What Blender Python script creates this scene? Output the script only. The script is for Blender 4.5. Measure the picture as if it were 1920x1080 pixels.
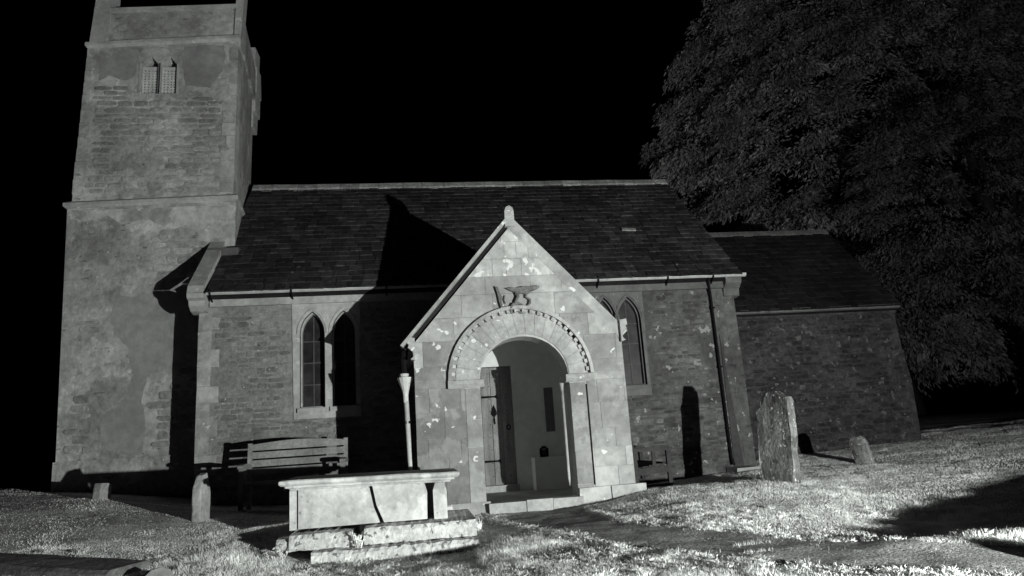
import bpy, math, random
import numpy as np
from mathutils import Vector, Matrix, noise as mnoise
from mathutils.geometry import tessellate_polygon

random.seed(7)
rng = np.random.default_rng(7)
for o in list(bpy.data.objects):
    bpy.data.objects.remove(o)
scene = bpy.context.scene
COL = scene.collection

# ------------------------------------------------------------------ camera
CAM = Vector((4.069, -11.045, 1.274))
YAW, PITCH, ROLL = 0.1451, 0.2124, -0.0668
r0 = Vector((math.cos(YAW), -math.sin(YAW), 0))
fw = Vector((math.sin(YAW)*math.cos(PITCH), math.cos(YAW)*math.cos(PITCH), math.sin(PITCH)))
u0 = Vector((-math.sin(YAW)*math.sin(PITCH), -math.cos(YAW)*math.sin(PITCH), math.cos(PITCH)))
rt = r0*math.cos(ROLL) + u0*math.sin(ROLL)
up = u0*math.cos(ROLL) - r0*math.sin(ROLL)
cam_data = bpy.data.cameras.new('camera')
cam_data.sensor_width = 36
cam_data.lens = 36*1298.155/1920
cam_data.clip_end = 2000
cam = bpy.data.objects.new('camera', cam_data)
COL.objects.link(cam)
m = Matrix((rt, up, -fw)).transposed().to_4x4()
m.translation = CAM
cam.matrix_world = m
scene.camera = cam

# ------------------------------------------------------------------ night sky
world = bpy.data.worlds.new('World')
scene.world = world
world.use_nodes = True
wn = world.node_tree.nodes
wl = world.node_tree.links
bg = wn['Background']
sky = wn.new('ShaderNodeTexSky')
sky.sky_type = 'NISHITA'
sky.sun_disc = False
sky.sun_elevation = math.radians(-8)
sky.sun_rotation = math.radians(140)
bw = wn.new('ShaderNodeRGBToBW')
wl.new(sky.outputs[0], bw.inputs[0])
wl.new(bw.outputs[0], bg.inputs[0])
bg.inputs[1].default_value = 0.004

# ------------------------------------------------------------------ the floodlight
# the photograph is lit at night by one lamp standing low on the grass to the right of the camera
LAMP = Vector((8.86, -10.9, 0.76))
ld = bpy.data.lights.new('floodlight', 'SPOT')
ld.energy = 4300
ld.color = (0.965, 1.0, 0.965)
ld.spot_size = math.radians(160)
ld.spot_blend = 1.0
ld.shadow_soft_size = 0.035
lamp = bpy.data.objects.new('floodlight', ld)
COL.objects.link(lamp)
lamp.location = LAMP
lamp.rotation_euler = (Vector((3.2, 0, 3.6)) - LAMP).to_track_quat('-Z', 'Y').to_euler()

vs = scene.view_settings
vs.view_transform = 'Standard'
vs.look = 'None'
vs.exposure = 0
vs.gamma = 1
vs.use_curve_mapping = False

# ------------------------------------------------------------------ materials
TINT = (0.99, 1.0, 0.985)

def mat(name, base, blot=None, fine=None, rnd=0.0, patch=None, patch2=None, dash=None, lichen=None, streak=None, trans=0.0, bump=None, rough=0.9, spec=0.2):
    """procedural grey material: base albedo x soft blotches x fine grain x per-piece tone, with sharp-edged patches and lichen"""
    mt = bpy.data.materials.new(name)
    mt.use_nodes = True
    nt = mt.node_tree
    N, L = nt.nodes, nt.links
    b = N['Principled BSDF']
    b.inputs['Roughness'].default_value = rough
    b.inputs['Specular IOR Level'].default_value = spec
    geo = N.new('ShaderNodeNewGeometry')

    def math_(op, a, c, cl=False):
        n = N.new('ShaderNodeMath')
        n.operation = op
        n.use_clamp = cl
        for k, x in enumerate((a, c)):
            if isinstance(x, (int, float)):
                n.inputs[k].default_value = x
            else:
                L.new(x, n.inputs[k])
        return n.outputs[0]

    def noise_(scale, detail=3, off=0.0, squash=None):
        mp = N.new('ShaderNodeMapping')
        mp.inputs['Location'].default_value = (off, off*1.7, off*0.6)
        if squash:
            mp.inputs['Scale'].default_value = squash
        L.new(geo.outputs['Position'], mp.inputs['Vector'])
        n = N.new('ShaderNodeTexNoise')
        n.inputs['Scale'].default_value = scale
        n.inputs['Detail'].default_value = detail
        n.inputs['Roughness'].default_value = 0.6
        L.new(mp.outputs[0], n.inputs['Vector'])
        return n.outputs[0]

    def ramp_(x, lo, hi, a, c):
        n = N.new('ShaderNodeMapRange')
        n.interpolation_type = 'SMOOTHSTEP'
        n.inputs['From Min'].default_value = lo
        n.inputs['From Max'].default_value = hi
        n.inputs['To Min'].default_value = a
        n.inputs['To Max'].default_value = c
        L.new(x, n.inputs['Value'])
        return n.outputs[0]
    v = N.new('ShaderNodeValue')
    v.outputs[0].default_value = base
    val = v.outputs[0]
    if blot:
        val = math_('MULTIPLY', val, ramp_(noise_(blot[0], 4, 1.3), 0.3, 0.7, 1-blot[1], 1+blot[1]))
    if patch:      # (scale, threshold, factor): areas of another render or repair, with a clear edge
        val = math_('MULTIPLY', val, ramp_(noise_(patch[0], 5, 7.7), patch[1]-0.02, patch[1]+0.02, 1.0, patch[2]))
    if patch2:
        val = math_('MULTIPLY', val, ramp_(noise_(patch2[0], 6, 17.3), patch2[1]-0.025, patch2[1]+0.025, 1.0, patch2[2]))
    if dash:       # short dark weathered joints and holes, longer than high
        val = math_('MULTIPLY', val, ramp_(noise_(dash[0], 3, 23.1, (1, 1, 2.6)), dash[1], dash[1]+0.06, 1.0, dash[2]))
    if streak:
        val = math_('MULTIPLY', val, ramp_(noise_(streak[0], 4, 3.1, (1, 1, 0.12)), 0.35, 0.7, 1+streak[1]*0.4, 1-streak[1]))
    if fine:
        val = math_('MULTIPLY', val, ramp_(noise_(fine[0], 5, 5.1), 0.28, 0.72, 1-fine[1], 1+fine[1]))
    if rnd:
        oi = N.new('ShaderNodeObjectInfo')
        r = math_('FRACT', math_('ADD', oi.outputs['Random'], geo.outputs['Random Per Island']), 0)
        val = math_('MULTIPLY', val, ramp_(r, 0, 1, 1-rnd, 1+rnd))
    if lichen:     # (scale, threshold, value)
        k = ramp_(noise_(lichen[0], 2, 11.0), lichen[1], lichen[1]+0.03, 0, 1)
        mx = N.new('ShaderNodeMix')
        mx.data_type = 'FLOAT'
        L.new(k, mx.inputs[0])
        L.new(val, mx.inputs[2])
        mx.inputs[3].default_value = lichen[2]
        val = mx.outputs[0]
    sc = N.new('ShaderNodeVectorMath')
    sc.operation = 'SCALE'
    sc.inputs[0].default_value = TINT
    L.new(val, sc.inputs['Scale'])
    L.new(sc.outputs[0], b.inputs['Base Color'])
    if trans:
        tr = N.new('ShaderNodeBsdfTranslucent')
        L.new(sc.outputs[0], tr.inputs['Color'])
        ms = N.new('ShaderNodeMixShader')
        ms.inputs[0].default_value = trans
        L.new(b.outputs[0], ms.inputs[1])
        L.new(tr.outputs[0], ms.inputs[2])
        L.new(ms.outputs[0], N['Material Output'].inputs['Surface'])
    if bump:
        bp = N.new('ShaderNodeBump')
        bp.inputs['Strength'].default_value = bump[1]
        bp.inputs['Distance'].default_value = bump[2] if len(bump) > 2 else 0.02
        L.new(noise_(bump[0], 5, 2.2), bp.inputs['Height'])
        L.new(bp.outputs[0], b.inputs['Normal'])
    return mt

M = {}
M['tower'] = mat('tower_render', 0.46, blot=(1.3, 0.22), fine=(10, 0.2), patch=(0.9, 0.50, 0.78), patch2=(1.5, 0.58, 1.3), dash=(5.5, 0.63, 0.55), streak=(1.6, 0.12), lichen=(7, 0.69, 0.62), bump=(14, 0.7, .03))
M['tower_stone'] = mat('tower_rubble', 0.42, blot=(1.3, 0.22), fine=(11, 0.22), patch=(0.75, 0.50, 0.78), rnd=0.2, dash=(5.5, 0.66, 0.6), lichen=(9, 0.68, 0.65), bump=(22, 0.7, .03))
M['trim'] = mat('dressed_stone', 0.46, blot=(1.7, 0.2), fine=(13, 0.14), lichen=(8, 0.66, 0.62), bump=(25, 0.3))
M['nave'] = mat('nave_mortar', 0.26, blot=(1.5, 0.22), fine=(12, 0.2), patch=(1.0, 0.56, 1.2), patch2=(1.3, 0.60, 0.8), dash=(6, 0.63, 0.6), lichen=(10, 0.69, 0.6), bump=(18, 0.7, .03))
M['nave_stone'] = mat('nave_rubble', 0.235, blot=(1.5, 0.2), fine=(13, 0.24), rnd=0.24, dash=(7, 0.63, 0.6), lichen=(11, 0.69, 0.6), bump=(24, 0.7, .03))
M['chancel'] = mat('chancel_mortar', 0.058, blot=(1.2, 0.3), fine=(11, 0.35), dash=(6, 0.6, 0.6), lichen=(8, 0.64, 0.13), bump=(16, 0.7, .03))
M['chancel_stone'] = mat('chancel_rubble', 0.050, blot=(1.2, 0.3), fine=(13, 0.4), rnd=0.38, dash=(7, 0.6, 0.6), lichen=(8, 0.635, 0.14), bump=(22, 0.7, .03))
M['dark_band'] = mat('dark_render', 0.06, blot=(1.5, 0.2), fine=(12, 0.15), bump=(18, 0.3))  # darker tone for the strip at the south-east corner
M['porch_mortar'] = mat('porch_mortar', 0.45, blot=(1.15, 0.2), fine=(9, 0.13))
M['ashlar'] = mat('porch_ashlar', 0.40, blot=(1.15, 0.26), fine=(9, 0.15), rnd=0.06, patch=(1.2, 0.575, 1.15), patch2=(1.5, 0.60, 0.9), lichen=(6.5, 0.665, 0.8), bump=(28, 0.5))
M['voussoir'] = mat('arch_stone', 0.40, blot=(2.2, 0.2), fine=(14, 0.16), rnd=0.08, lichen=(8, 0.66, 0.75), bump=(24, 0.5))
M['ashlar_top'] = mat('porch_ashlar_lichen', 0.43, blot=(1.3, 0.2), fine=(9, 0.15), rnd=0.05, patch=(2.2, 0.55, 1.2), lichen=(7, 0.60, 0.8), bump=(28, 0.5))
M['ashlar_pale'] = mat('porch_ashlar_limewash', 0.46, blot=(2, 0.16), fine=(9, 0.12), rnd=0.06, patch=(2.6, 0.60, 0.72), bump=(28, 0.5))
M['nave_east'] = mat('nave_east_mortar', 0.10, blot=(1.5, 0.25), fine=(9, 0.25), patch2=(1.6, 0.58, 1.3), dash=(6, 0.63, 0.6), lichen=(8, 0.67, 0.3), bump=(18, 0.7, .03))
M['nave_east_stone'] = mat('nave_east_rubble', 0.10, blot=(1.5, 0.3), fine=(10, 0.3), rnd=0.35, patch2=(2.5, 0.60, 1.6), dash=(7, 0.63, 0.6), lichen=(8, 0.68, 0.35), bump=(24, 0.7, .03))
M['ashlar_grey'] = mat('porch_ashlar_grey', 0.225, blot=(1.6, 0.2), fine=(9, 0.15), rnd=0.06, patch2=(2.0, 0.60, 1.35), lichen=(7.5, 0.665, 0.75), bump=(28, 0.5))  # greyer ashlar for the lower left porch blocks
M['ashlar_mid'] = mat('porch_ashlar_mid', 0.31, blot=(1.4, 0.22), fine=(9, 0.15), rnd=0.07, patch=(1.6, 0.58, 1.25), lichen=(7, 0.665, 0.75), bump=(28, 0.5))  # mid-tone ashlar for the lower porch blocks and jambs
M['east_trim'] = mat('east_dressing', 0.14, blot=(2, 0.2), fine=(13, 0.15), lichen=(8, 0.69, 0.3), bump=(25, 0.4))  # darker dressed stone for the east part of the nave
M['cement'] = mat('cement_render', 0.33, blot=(1.5, 0.16), fine=(8, 0.12), streak=(2, 0.12), bump=(16, 0.4))
M['limewash'] = mat('worn_limewash', 0.52, blot=(2.4, 0.2), fine=(8, 0.2), patch2=(2.6, 0.54, 0.75), lichen=(7, 0.66, 0.65), bump=(16, 0.5))
M['carving'] = mat('carving_shade_tone', 0.17, blot=(6, 0.3), fine=(25, 0.2), bump=(30, 0.6))  # dark tone stands in for the shadows of the relief
M['quoin'] = mat('worn_quoin', 0.40, blot=(1.8, 0.22), fine=(11, 0.18), rnd=0.1, dash=(6, 0.64, 0.7), lichen=(8, 0.68, 0.6), bump=(20, 0.6))
M['dark_slab'] = mat('dark_slab_stone', 0.12, blot=(4, 0.3), fine=(18, 0.3), lichen=(12, 0.7, 0.3), bump=(20, 0.6))
M['plaster'] = mat('white_plaster', 0.80, blot=(1.5, 0.08), fine=(9, 0.05), bump=(8, 0.2))
M['slate'] = mat('stone_slate', 0.048, blot=(1.0, 0.3), fine=(12, 0.35), rnd=0.32, lichen=(9, 0.70, 0.12), bump=(26, 0.5), rough=0.9, spec=0.1)
M['slate_dark'] = mat('dark_slate', 0.017, blot=(1.0, 0.3), fine=(12, 0.3), rnd=0.3, bump=(26, 0.4))
M['ridge'] = mat('ridge_stone', 0.40, blot=(2.5, 0.25), fine=(14, 0.25), rnd=0.2, lichen=(7, 0.64, 0.65), bump=(24, 0.5))
M['ridge_dim'] = mat('ridge_stone_weathered', 0.16, blot=(2.5, 0.25), fine=(14, 0.2), rnd=0.2)
M['white_metal'] = mat('pale_painted_iron', 0.50, blot=(3, 0.15), fine=(20, 0.1), rough=0.6)
M['pale_pipe'] = mat('pale_painted_pipe', 0.62, blot=(3, 0.15), fine=(20, 0.1), rough=0.55)
M['iron'] = mat('black_iron', 0.010, fine=(20, 0.2), rough=0.8, spec=0.05)
M['lead'] = mat('lead_flashing', 0.13, blot=(3, 0.2), fine=(12, 0.15), rough=0.7)
M['door'] = mat('old_oak', 0.30, blot=(2.5, 0.15), fine=(30, 0.12), rnd=0.16, streak=(9, 0.3), bump=(30, 0.3))
M['bench'] = mat('weathered_teak', 0.26, blot=(2.5, 0.2), fine=(25, 0.2), rnd=0.12, bump=(40, 0.3))
M['bench_dark'] = mat('dark_teak', 0.05, blot=(2.5, 0.2), fine=(25, 0.2), rnd=0.12)
M['glass'] = mat('window_glass', 0.03, blot=(5, 0.4), rnd=0.3, rough=0.35, spec=0.25)
M['bars'] = mat('glazing_lead', 0.10, fine=(15, 0.2))
M['tomb'] = mat('tomb_limestone', 0.66, blot=(2.4, 0.2), fine=(16, 0.14), patch=(1.7, 0.56, 0.74), streak=(5, 0.2), lichen=(16, 0.70, 0.3), bump=(30, 0.3))
M['tomb_rough'] = mat('tomb_base_stone', 0.62, blot=(3.5, 0.2), fine=(22, 0.2), lichen=(13, 0.60, 0.2), bump=(18, 0.8, 0.03))
M['headstone'] = mat('headstone_lichen', 0.23, blot=(4, 0.3), fine=(20, 0.25), streak=(8, 0.5), patch2=(5, 0.60, 0.5), lichen=(17, 0.645, 0.7), bump=(22, 0.8))
M['grave'] = mat('pale_gravestone', 0.36, blot=(4, 0.2), fine=(20, 0.2), lichen=(12, 0.68, 0.6), bump=(22, 0.5))
M['soil'] = mat('turf_soil', 0.52, blot=(1.6, 0.3), fine=(24, 0.4), patch=(5, 0.60, 0.5), bump=(34, 1.0, 0.04))
M['grass'] = mat('grass_blades', 0.93, blot=(1.9, 0.25), fine=(7, 0.28), rnd=0.10, rough=0.8, spec=0.1, trans=0.3)
M['asphalt'] = mat('worn_path', 0.36, blot=(2.2, 0.3), fine=(38, 0.4), patch=(4, 0.58, 0.65), lichen=(11, 0.66, 0.6), bump=(45, 1.0, 0.03))
M['flags'] = mat('porch_flagstone', 0.40, blot=(2, 0.2), fine=(18, 0.15), bump=(20, 0.4))
M['bark'] = mat('yew_bark', 0.03, blot=(2, 0.3), fine=(14, 0.3), streak=(6, 0.4), bump=(12, 1.0, 0.05))
M['leaf'] = mat('yew_leaves', 0.34, blot=(1.0, 0.5), rnd=0.2, rough=0.7, spec=0.1, trans=0.25)
M['leaf2'] = mat('evergreen_leaves', 0.13, blot=(0.9, 0.5), rnd=0.15, rough=0.7, spec=0.1, trans=0.25)
M['lattice'] = mat('pale_lattice', 0.62, blot=(4, 0.15), fine=(20, 0.1))
M['foot'] = mat('grey_footstone', 0.20, blot=(4, 0.25), fine=(20, 0.2), bump=(22, 0.5))
M['board'] = mat('dark_board', 0.14, blot=(3, 0.2))

# ------------------------------------------------------------------ helpers
class MB:
    def __init__(self):
        self.v, self.f = [], []
    def add(self, v, f):
        n = len(self.v)
        self.v += [tuple(p) for p in v]
        self.f += [tuple(i+n for i in q) for q in f]
        return self
    def box(self, x0, x1, y0, y1, z0, z1):
        return self.add([(x0,y0,z0),(x1,y0,z0),(x1,y1,z0),(x0,y1,z0),(x0,y0,z1),(x1,y0,z1),(x1,y1,z1),(x0,y1,z1)],
                        [(0,3,2,1),(4,5,6,7),(0,1,5,4),(1,2,6,5),(2,3,7,6),(3,0,4,7)])
    def prism(self, poly, a, b, axis='y'):
        """polygon extruded along an axis; poly is (x,z) for y, (y,z) for x, (x,y) for z"""
        if axis == 'y':
            g = lambda p, t: (p[0], t, p[1])
        elif axis == 'x':
            g = lambda p, t: (t, p[0], p[1])
        else:
            g = lambda p, t: (p[0], p[1], t)
        n = len(poly)
        v = [g(p, a) for p in poly] + [g(p, b) for p in poly]
        f = [tuple(range(n)), tuple(range(2*n-1, n-1, -1))]
        f += [(i, i+n, (i+1) % n + n, (i+1) % n) for i in range(n)]
        return self.add(v, f)
    def plate(self, outer, holes, y0, y1):
        """plate in the XZ plane with holes, front at y0, back at y1"""
        loops = [outer] + holes
        tris = tessellate_polygon([[Vector((p[0], p[1], 0)) for p in l] for l in loops])
        pts = [p for l in loops for p in l]
        n = len(pts)
        v = [(p[0], y0, p[1]) for p in pts] + [(p[0], y1, p[1]) for p in pts]
        f = [tuple(t) for t in tris] + [tuple(i+n for i in reversed(t)) for t in tris]
        k = 0
        for l in loops:
            m_ = len(l)
            f += [(k+i, k+(i+1) % m_, k+(i+1) % m_+n, k+i+n) for i in range(m_)]
            k += m_
        return self.add(v, f)
    def tube(self, path, r, n=8, cap=True):
        path = [Vector(p) for p in path]
        rs = r if isinstance(r, (list, tuple)) else [r]*len(path)
        v, f = [], []
        for i, p in enumerate(path):
            d = (path[min(i+1, len(path)-1)] - path[max(i-1, 0)]).normalized()
            a = d.orthogonal().normalized() if i == 0 else (a - d*a.dot(d)).normalized()
            b = d.cross(a)
            for k in range(n):
                t = 2*math.pi*k/n
                v.append(p + (a*math.cos(t) + b*math.sin(t))*rs[i])
        for i in range(len(path)-1):
            for k in range(n):
                f.append((i*n+k, i*n+(k+1) % n, (i+1)*n+(k+1) % n, (i+1)*n+k))
        if cap:
            f.append(tuple(range(n-1, -1, -1)))
            f.append(tuple(range((len(path)-1)*n, len(path)*n)))
        return self.add(v, f)
    def lathe(self, c, prof, n=12):
        return self.tube([(c[0], c[1], c[2]+z) for r, z in prof], [max(r, 1e-3) for r, z in prof], n)
    def jitter(self, amt, sc=6.0):
        for i, p in enumerate(self.v):
            q = mnoise.noise_vector(Vector(p)*sc)
            self.v[i] = (p[0]+q[0]*amt, p[1]+q[1]*amt, p[2]+q[2]*amt)
        return self
    def mesh(self, name, material, smooth=False):
        me = bpy.data.meshes.new(name)
        me.from_pydata(self.v, [], self.f)
        me.update()
        me.materials.append(material)
        if smooth:
            me.polygons.foreach_set('use_smooth', [True]*len(me.polygons))
        return me
    def build(self, name, material, parent=None, local=False, smooth=False, fix=True):
        me = self.mesh(name, material, smooth)
        if fix:
            import bmesh
            bm = bmesh.new()
            bm.from_mesh(me)
            bmesh.ops.recalc_face_normals(bm, faces=bm.faces)
            bm.to_mesh(me)
            bm.free()
        return link(name, me, parent, local)

def link(name, me, parent=None, local=False):
    o = bpy.data.objects.new(name, me)
    COL.objects.link(o)
    if parent is not None:
        o.parent = parent
        if not local:
            o.matrix_parent_inverse = Matrix.Translation(-Vector(parent.location)) if parent.type == 'EMPTY' else Matrix()
    return o

def thing(name, label, cat, loc=(0, 0, 0), rz=0.0, group=None):
    e = bpy.data.objects.new(name, None)
    COL.objects.link(e)
    e.empty_display_size = 0.2
    e.location = loc
    e.rotation_euler = (0, 0, rz)
    return tag(e, label, cat, group)

def tag(o, label=None, cat=None, group=None, kind=None):
    if label: o['label'] = label
    if cat: o['category'] = cat
    if group: o['group'] = group
    if kind: o['kind'] = kind
    return o

def bevelled(mb_box, bev=0.01):
    return mb_box

# ------------------------------------------------------------------ terrain
CP = np.array([(-1.6,.9,.93),(-3.5,.5,1.0),(-6,4,1.1),(-6,-3,.95),(-.1,-1,.82),(.8,0.2,.62),(2,-.6,.52),(3.4,-.5,.48),(1.6,-2.5,.60),(4.0,-1.9,.42),(4.9,-2.3,.36),(6.1,-2.3,.37),(6.9,-2.2,.5),
(7.4,-.8,.36),(7.6,-2.0,.52),(8.5,-.3,.47),(9.3,-.3,.52),(10.7,-1,.54),(13.4,1.1,.74),(15,0,.85),(16,-3,.8),(20,4,1.0),(8.3,-3,.5),(5.2,-4.2,.34),(3.0,-3.95,.28),(4.4,-3.95,.26),(1.7,-4.5,.42),(.3,-4.2,.52),(-2,-4,.75),
(4.7,-5.6,.27),(6.2,-6.4,.30),(7.2,-7.2,.33),(7,-5.5,.36),(8.5,-5.2,.30),(10,-4,.42),(12,-2.2,.55),(8.1,-10.7,.22),(4,-11,.12),(0,-10,.3),(12,-9,.4),(5.4,1,.45),(5,-8,.2),(11,-6,.42),(5,8,.8),(14,8,1.0),(-4,10,1.1)])
NP = len(CP)
_D = np.sqrt(((CP[:, None, :2]-CP[None, :, :2])**2).sum(-1)+.25)
_A = np.zeros((NP+3, NP+3))
_A[:NP, :NP] = _D-np.eye(NP)*0.02
_A[:NP, NP] = 1
_A[:NP, NP+1:] = CP[:, :2]
_A[NP, :NP] = 1
_A[NP+1:, :NP] = CP[:, :2].T
_W = np.linalg.solve(_A, np.r_[CP[:, 2], 0, 0, 0])
LIP = np.array([(6.75,-6.05),(7.3,-6.25),(8.4,-6.65),(9.7,-7.0),(12,-7.6)])
LIPH = [0, .03, .125, .26, .31]  # turf lip shaped to throw the wedge of shadow behind it

def terrain(x, y):
    x = np.asarray(x, float)
    y = np.asarray(y, float)
    z = _W[NP]+_W[NP+1]*x+_W[NP+2]*y
    for i in range(NP):
        z = z+_W[i]*np.sqrt((x-CP[i, 0])**2+(y-CP[i, 1])**2+.25)
    best = np.zeros_like(z)
    for i in range(len(LIP)-1):
        a, b = LIP[i], LIP[i+1]
        ab = b-a
        t = np.clip(((x-a[0])*ab[0]+(y-a[1])*ab[1])/(ab@ab), 0, 1)
        dx, dy = x-a[0]-t*ab[0], y-a[1]-t*ab[1]
        best = np.maximum(best, (LIPH[i]*(1-t)+LIPH[i+1]*t)*np.exp(-(dx*dx+dy*dy)/(2*.2**2)))
    z = z+best+.2*np.exp(-((x-8.12)**2/.05+(y+7.92)**2/.05))  # last term: unseen hummock added to shade the near right ground
    d = np.sqrt((x-5)**2+(y+2)**2)
    w = np.clip((d-14)/12, 0, 1)
    w = w*w*(3-2*w)
    z = z*(1-w)+1.0*w
    # small unevenness of the turf
    z = z+(1-w)*(.006*np.sin(3.1*x+1.3*y)*np.sin(2.3*y-1.1*x+.7)+.004*np.sin(7.3*x-4.1*y)*np.sin(6.1*y+3.3*x)+.003*np.sin(13.3*x+6.1*y+1)*np.sin(15.1*y-7.3*x))
    return z

def tz(x, y):
    return float(terrain(np.array([x]), np.array([y]))[0])

def axis_vals(lo, hi, step, far):
    core = np.arange(lo, hi+1e-6, step)
    out = [hi]
    s = step
    while out[-1] < far:
        s *= 1.35
        out.append(out[-1]+s)
    neg = [lo]
    s = step
    while neg[-1] > -far:
        s *= 1.35
        neg.append(neg[-1]-s)
    return np.r_[neg[:0:-1], core, out[1:]]

gx = axis_vals(-6, 18, .11, 600)
gy = axis_vals(-12, 6, .11, 600)
GX, GY = np.meshgrid(gx, gy)
GZ = terrain(GX.ravel(), GY.ravel())
nx, ny = len(gx), len(gy)
idx = np.arange(nx*ny).reshape(ny, nx)
quads = np.stack([idx[:-1, :-1], idx[:-1, 1:], idx[1:, 1:], idx[1:, :-1]], -1).reshape(-1, 4)

def np_mesh(name, V, F, material, smooth=False):
    """mesh from numpy arrays; F is (n,k)"""
    me = bpy.data.meshes.new(name)
    me.vertices.add(len(V))
    me.vertices.foreach_set('co', np.ascontiguousarray(V, dtype=np.float32).ravel())
    k = F.shape[1]
    me.loops.add(F.size)
    me.loops.foreach_set('vertex_index', F.astype(np.int32).ravel())
    me.polygons.add(len(F))
    me.polygons.foreach_set('loop_start', np.arange(0, F.size, k, dtype=np.int32))
    me.polygons.foreach_set('loop_total', np.full(len(F), k, dtype=np.int32))
    if smooth:
        me.polygons.foreach_set('use_smooth', np.ones(len(F), dtype=bool))
    me.update()
    me.validate()
    me.materials.append(material)
    return me

tag(link('ground', np_mesh('ground', np.c_[GX.ravel(), GY.ravel(), GZ], quads, M['soil'], True)), kind='structure')

# path from the porch step out to the right
PL = np.array([(4.95,-2.15),(5.06,-3.0),(5.33,-4.13),(5.64,-4.95),(6.05,-5.73),(6.41,-6.34),(6.97,-6.95),(7.45,-7.45),(8.6,-8.4),(9.6,-9.2)])
PR = np.array([(6.08,-2.15),(6.0,-3.1),(5.99,-4.08),(6.27,-4.68),(6.72,-5.34),(7.01,-5.85),(7.4,-6.28),(7.75,-6.72),(9.0,-7.4),(10.4,-8.0)])

def resample(P, n):
    s = np.r_[0, np.cumsum(np.hypot(*np.diff(P, axis=0).T))]
    t = np.linspace(0, s[-1], n)
    return np.c_[np.interp(t, s, P[:, 0]), np.interp(t, s, P[:, 1])]

na, nb = 110, 16
A_, B_ = resample(PL, na), resample(PR, na)
jl = np.array([[mnoise.noise(Vector((a[0]*3, a[1]*3, k))) for a in A_] for k in (0.3, 9.1)])*.10
T = np.linspace(0, 1, nb)[None, :, None]
PP = A_[:, None]*(1-T)+B_[:, None]*T
PP[:, 0, 0] += jl[0]
PP[:, -1, 0] += jl[1]
pv = PP.reshape(-1, 2)
pz = terrain(pv[:, 0], pv[:, 1])+.016
pid = np.arange(na*nb).reshape(na, nb)
pq = np.stack([pid[:-1, :-1], pid[:-1, 1:], pid[1:, 1:], pid[1:, :-1]], -1).reshape(-1, 4)
tag(link('path', np_mesh('path', np.c_[pv, pz], pq, M['asphalt'], True)), kind='structure')

# ------------------------------------------------------------------ stone pieces
def stone_proto(seed, n=11):
    r = random.Random(seed)
    ring = []
    for k in range(n):
        t = 2*math.pi*(k+r.uniform(-.25, .25))/n
        c, s = math.cos(t), math.sin(t)
        q = (abs(c)**7+abs(s)**7)**(-1/7)*.5
        q *= r.uniform(.86, 1.05)
        ring.append((c*q, s*q))
    mb = MB()
    v = [(x, 1.5, z) for x, z in ring] + [(x, -.45, z) for x, z in ring] + [(x*.86, -1.0+r.uniform(-.15, .15), z*.80) for x, z in ring] + [(0, -1.05, 0)]
    f = []
    for k in range(n):
        j = (k+1) % n
        f += [(k, j, n+j, n+k), (n+k, n+j, 2*n+j, 2*n+k), (2*n+k, 2*n+j, 3*n)]
    mb.add(v, f)
    return mb

def stones(wall_part, material, x0, x1, z0, z1, y, ok, hr=(.05, .11), wr=(.10, .28), proud=.007, seed=1, limit=300, gap=.008, weight=None):
    """coursed rubble: each stone a piece of its own, those past the limit joined"""
    r = random.Random(seed)
    protos = [stone_proto(seed*31+k) for k in range(10)]
    pm = [p.mesh('stone', material) for p in protos]
    spots = []
    z = z0
    while z < z1:
        h = r.uniform(*hr)
        x = x0 - r.uniform(0, wr[0])
        while x < x1:
            w = r.uniform(*wr)
            hh = h*r.uniform(.72, 1.0)
            cx_, cz_ = x+w/2, z+h/2+r.uniform(-.01, .01)
            if cx_-w/2 > x0-.01 and cx_+w/2 < x1+.01 and ok(cx_, cz_, w/2, hh/2):
                spots.append((cx_, cz_, w-gap, hh-gap, r.uniform(-.03, .03), r.uniform(.5, 1.5)*proud, r.randrange(10)))
            x += w
        z += h
    spots.sort(key=lambda s: -(s[2]*s[3])*(weight(s[0], s[1]) if weight else 1))
    rest = MB()
    for i, (cx_, cz_, w, h, a, d, k) in enumerate(spots):
        mt = Matrix.Translation((cx_, y, cz_)) @ Matrix.Rotation(a, 4, 'Y') @ Matrix.Diagonal((w, d, h, 1))
        if i < limit:
            o = link('stone', pm[k], wall_part)
            o.matrix_basis = mt
        else:
            rest.add([mt @ Vector(p) for p in protos[k].v], protos[k].f)
    if rest.v:
        tag(rest.build('rubble_stones', material, wall_part, fix=False), kind='stuff')

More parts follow.
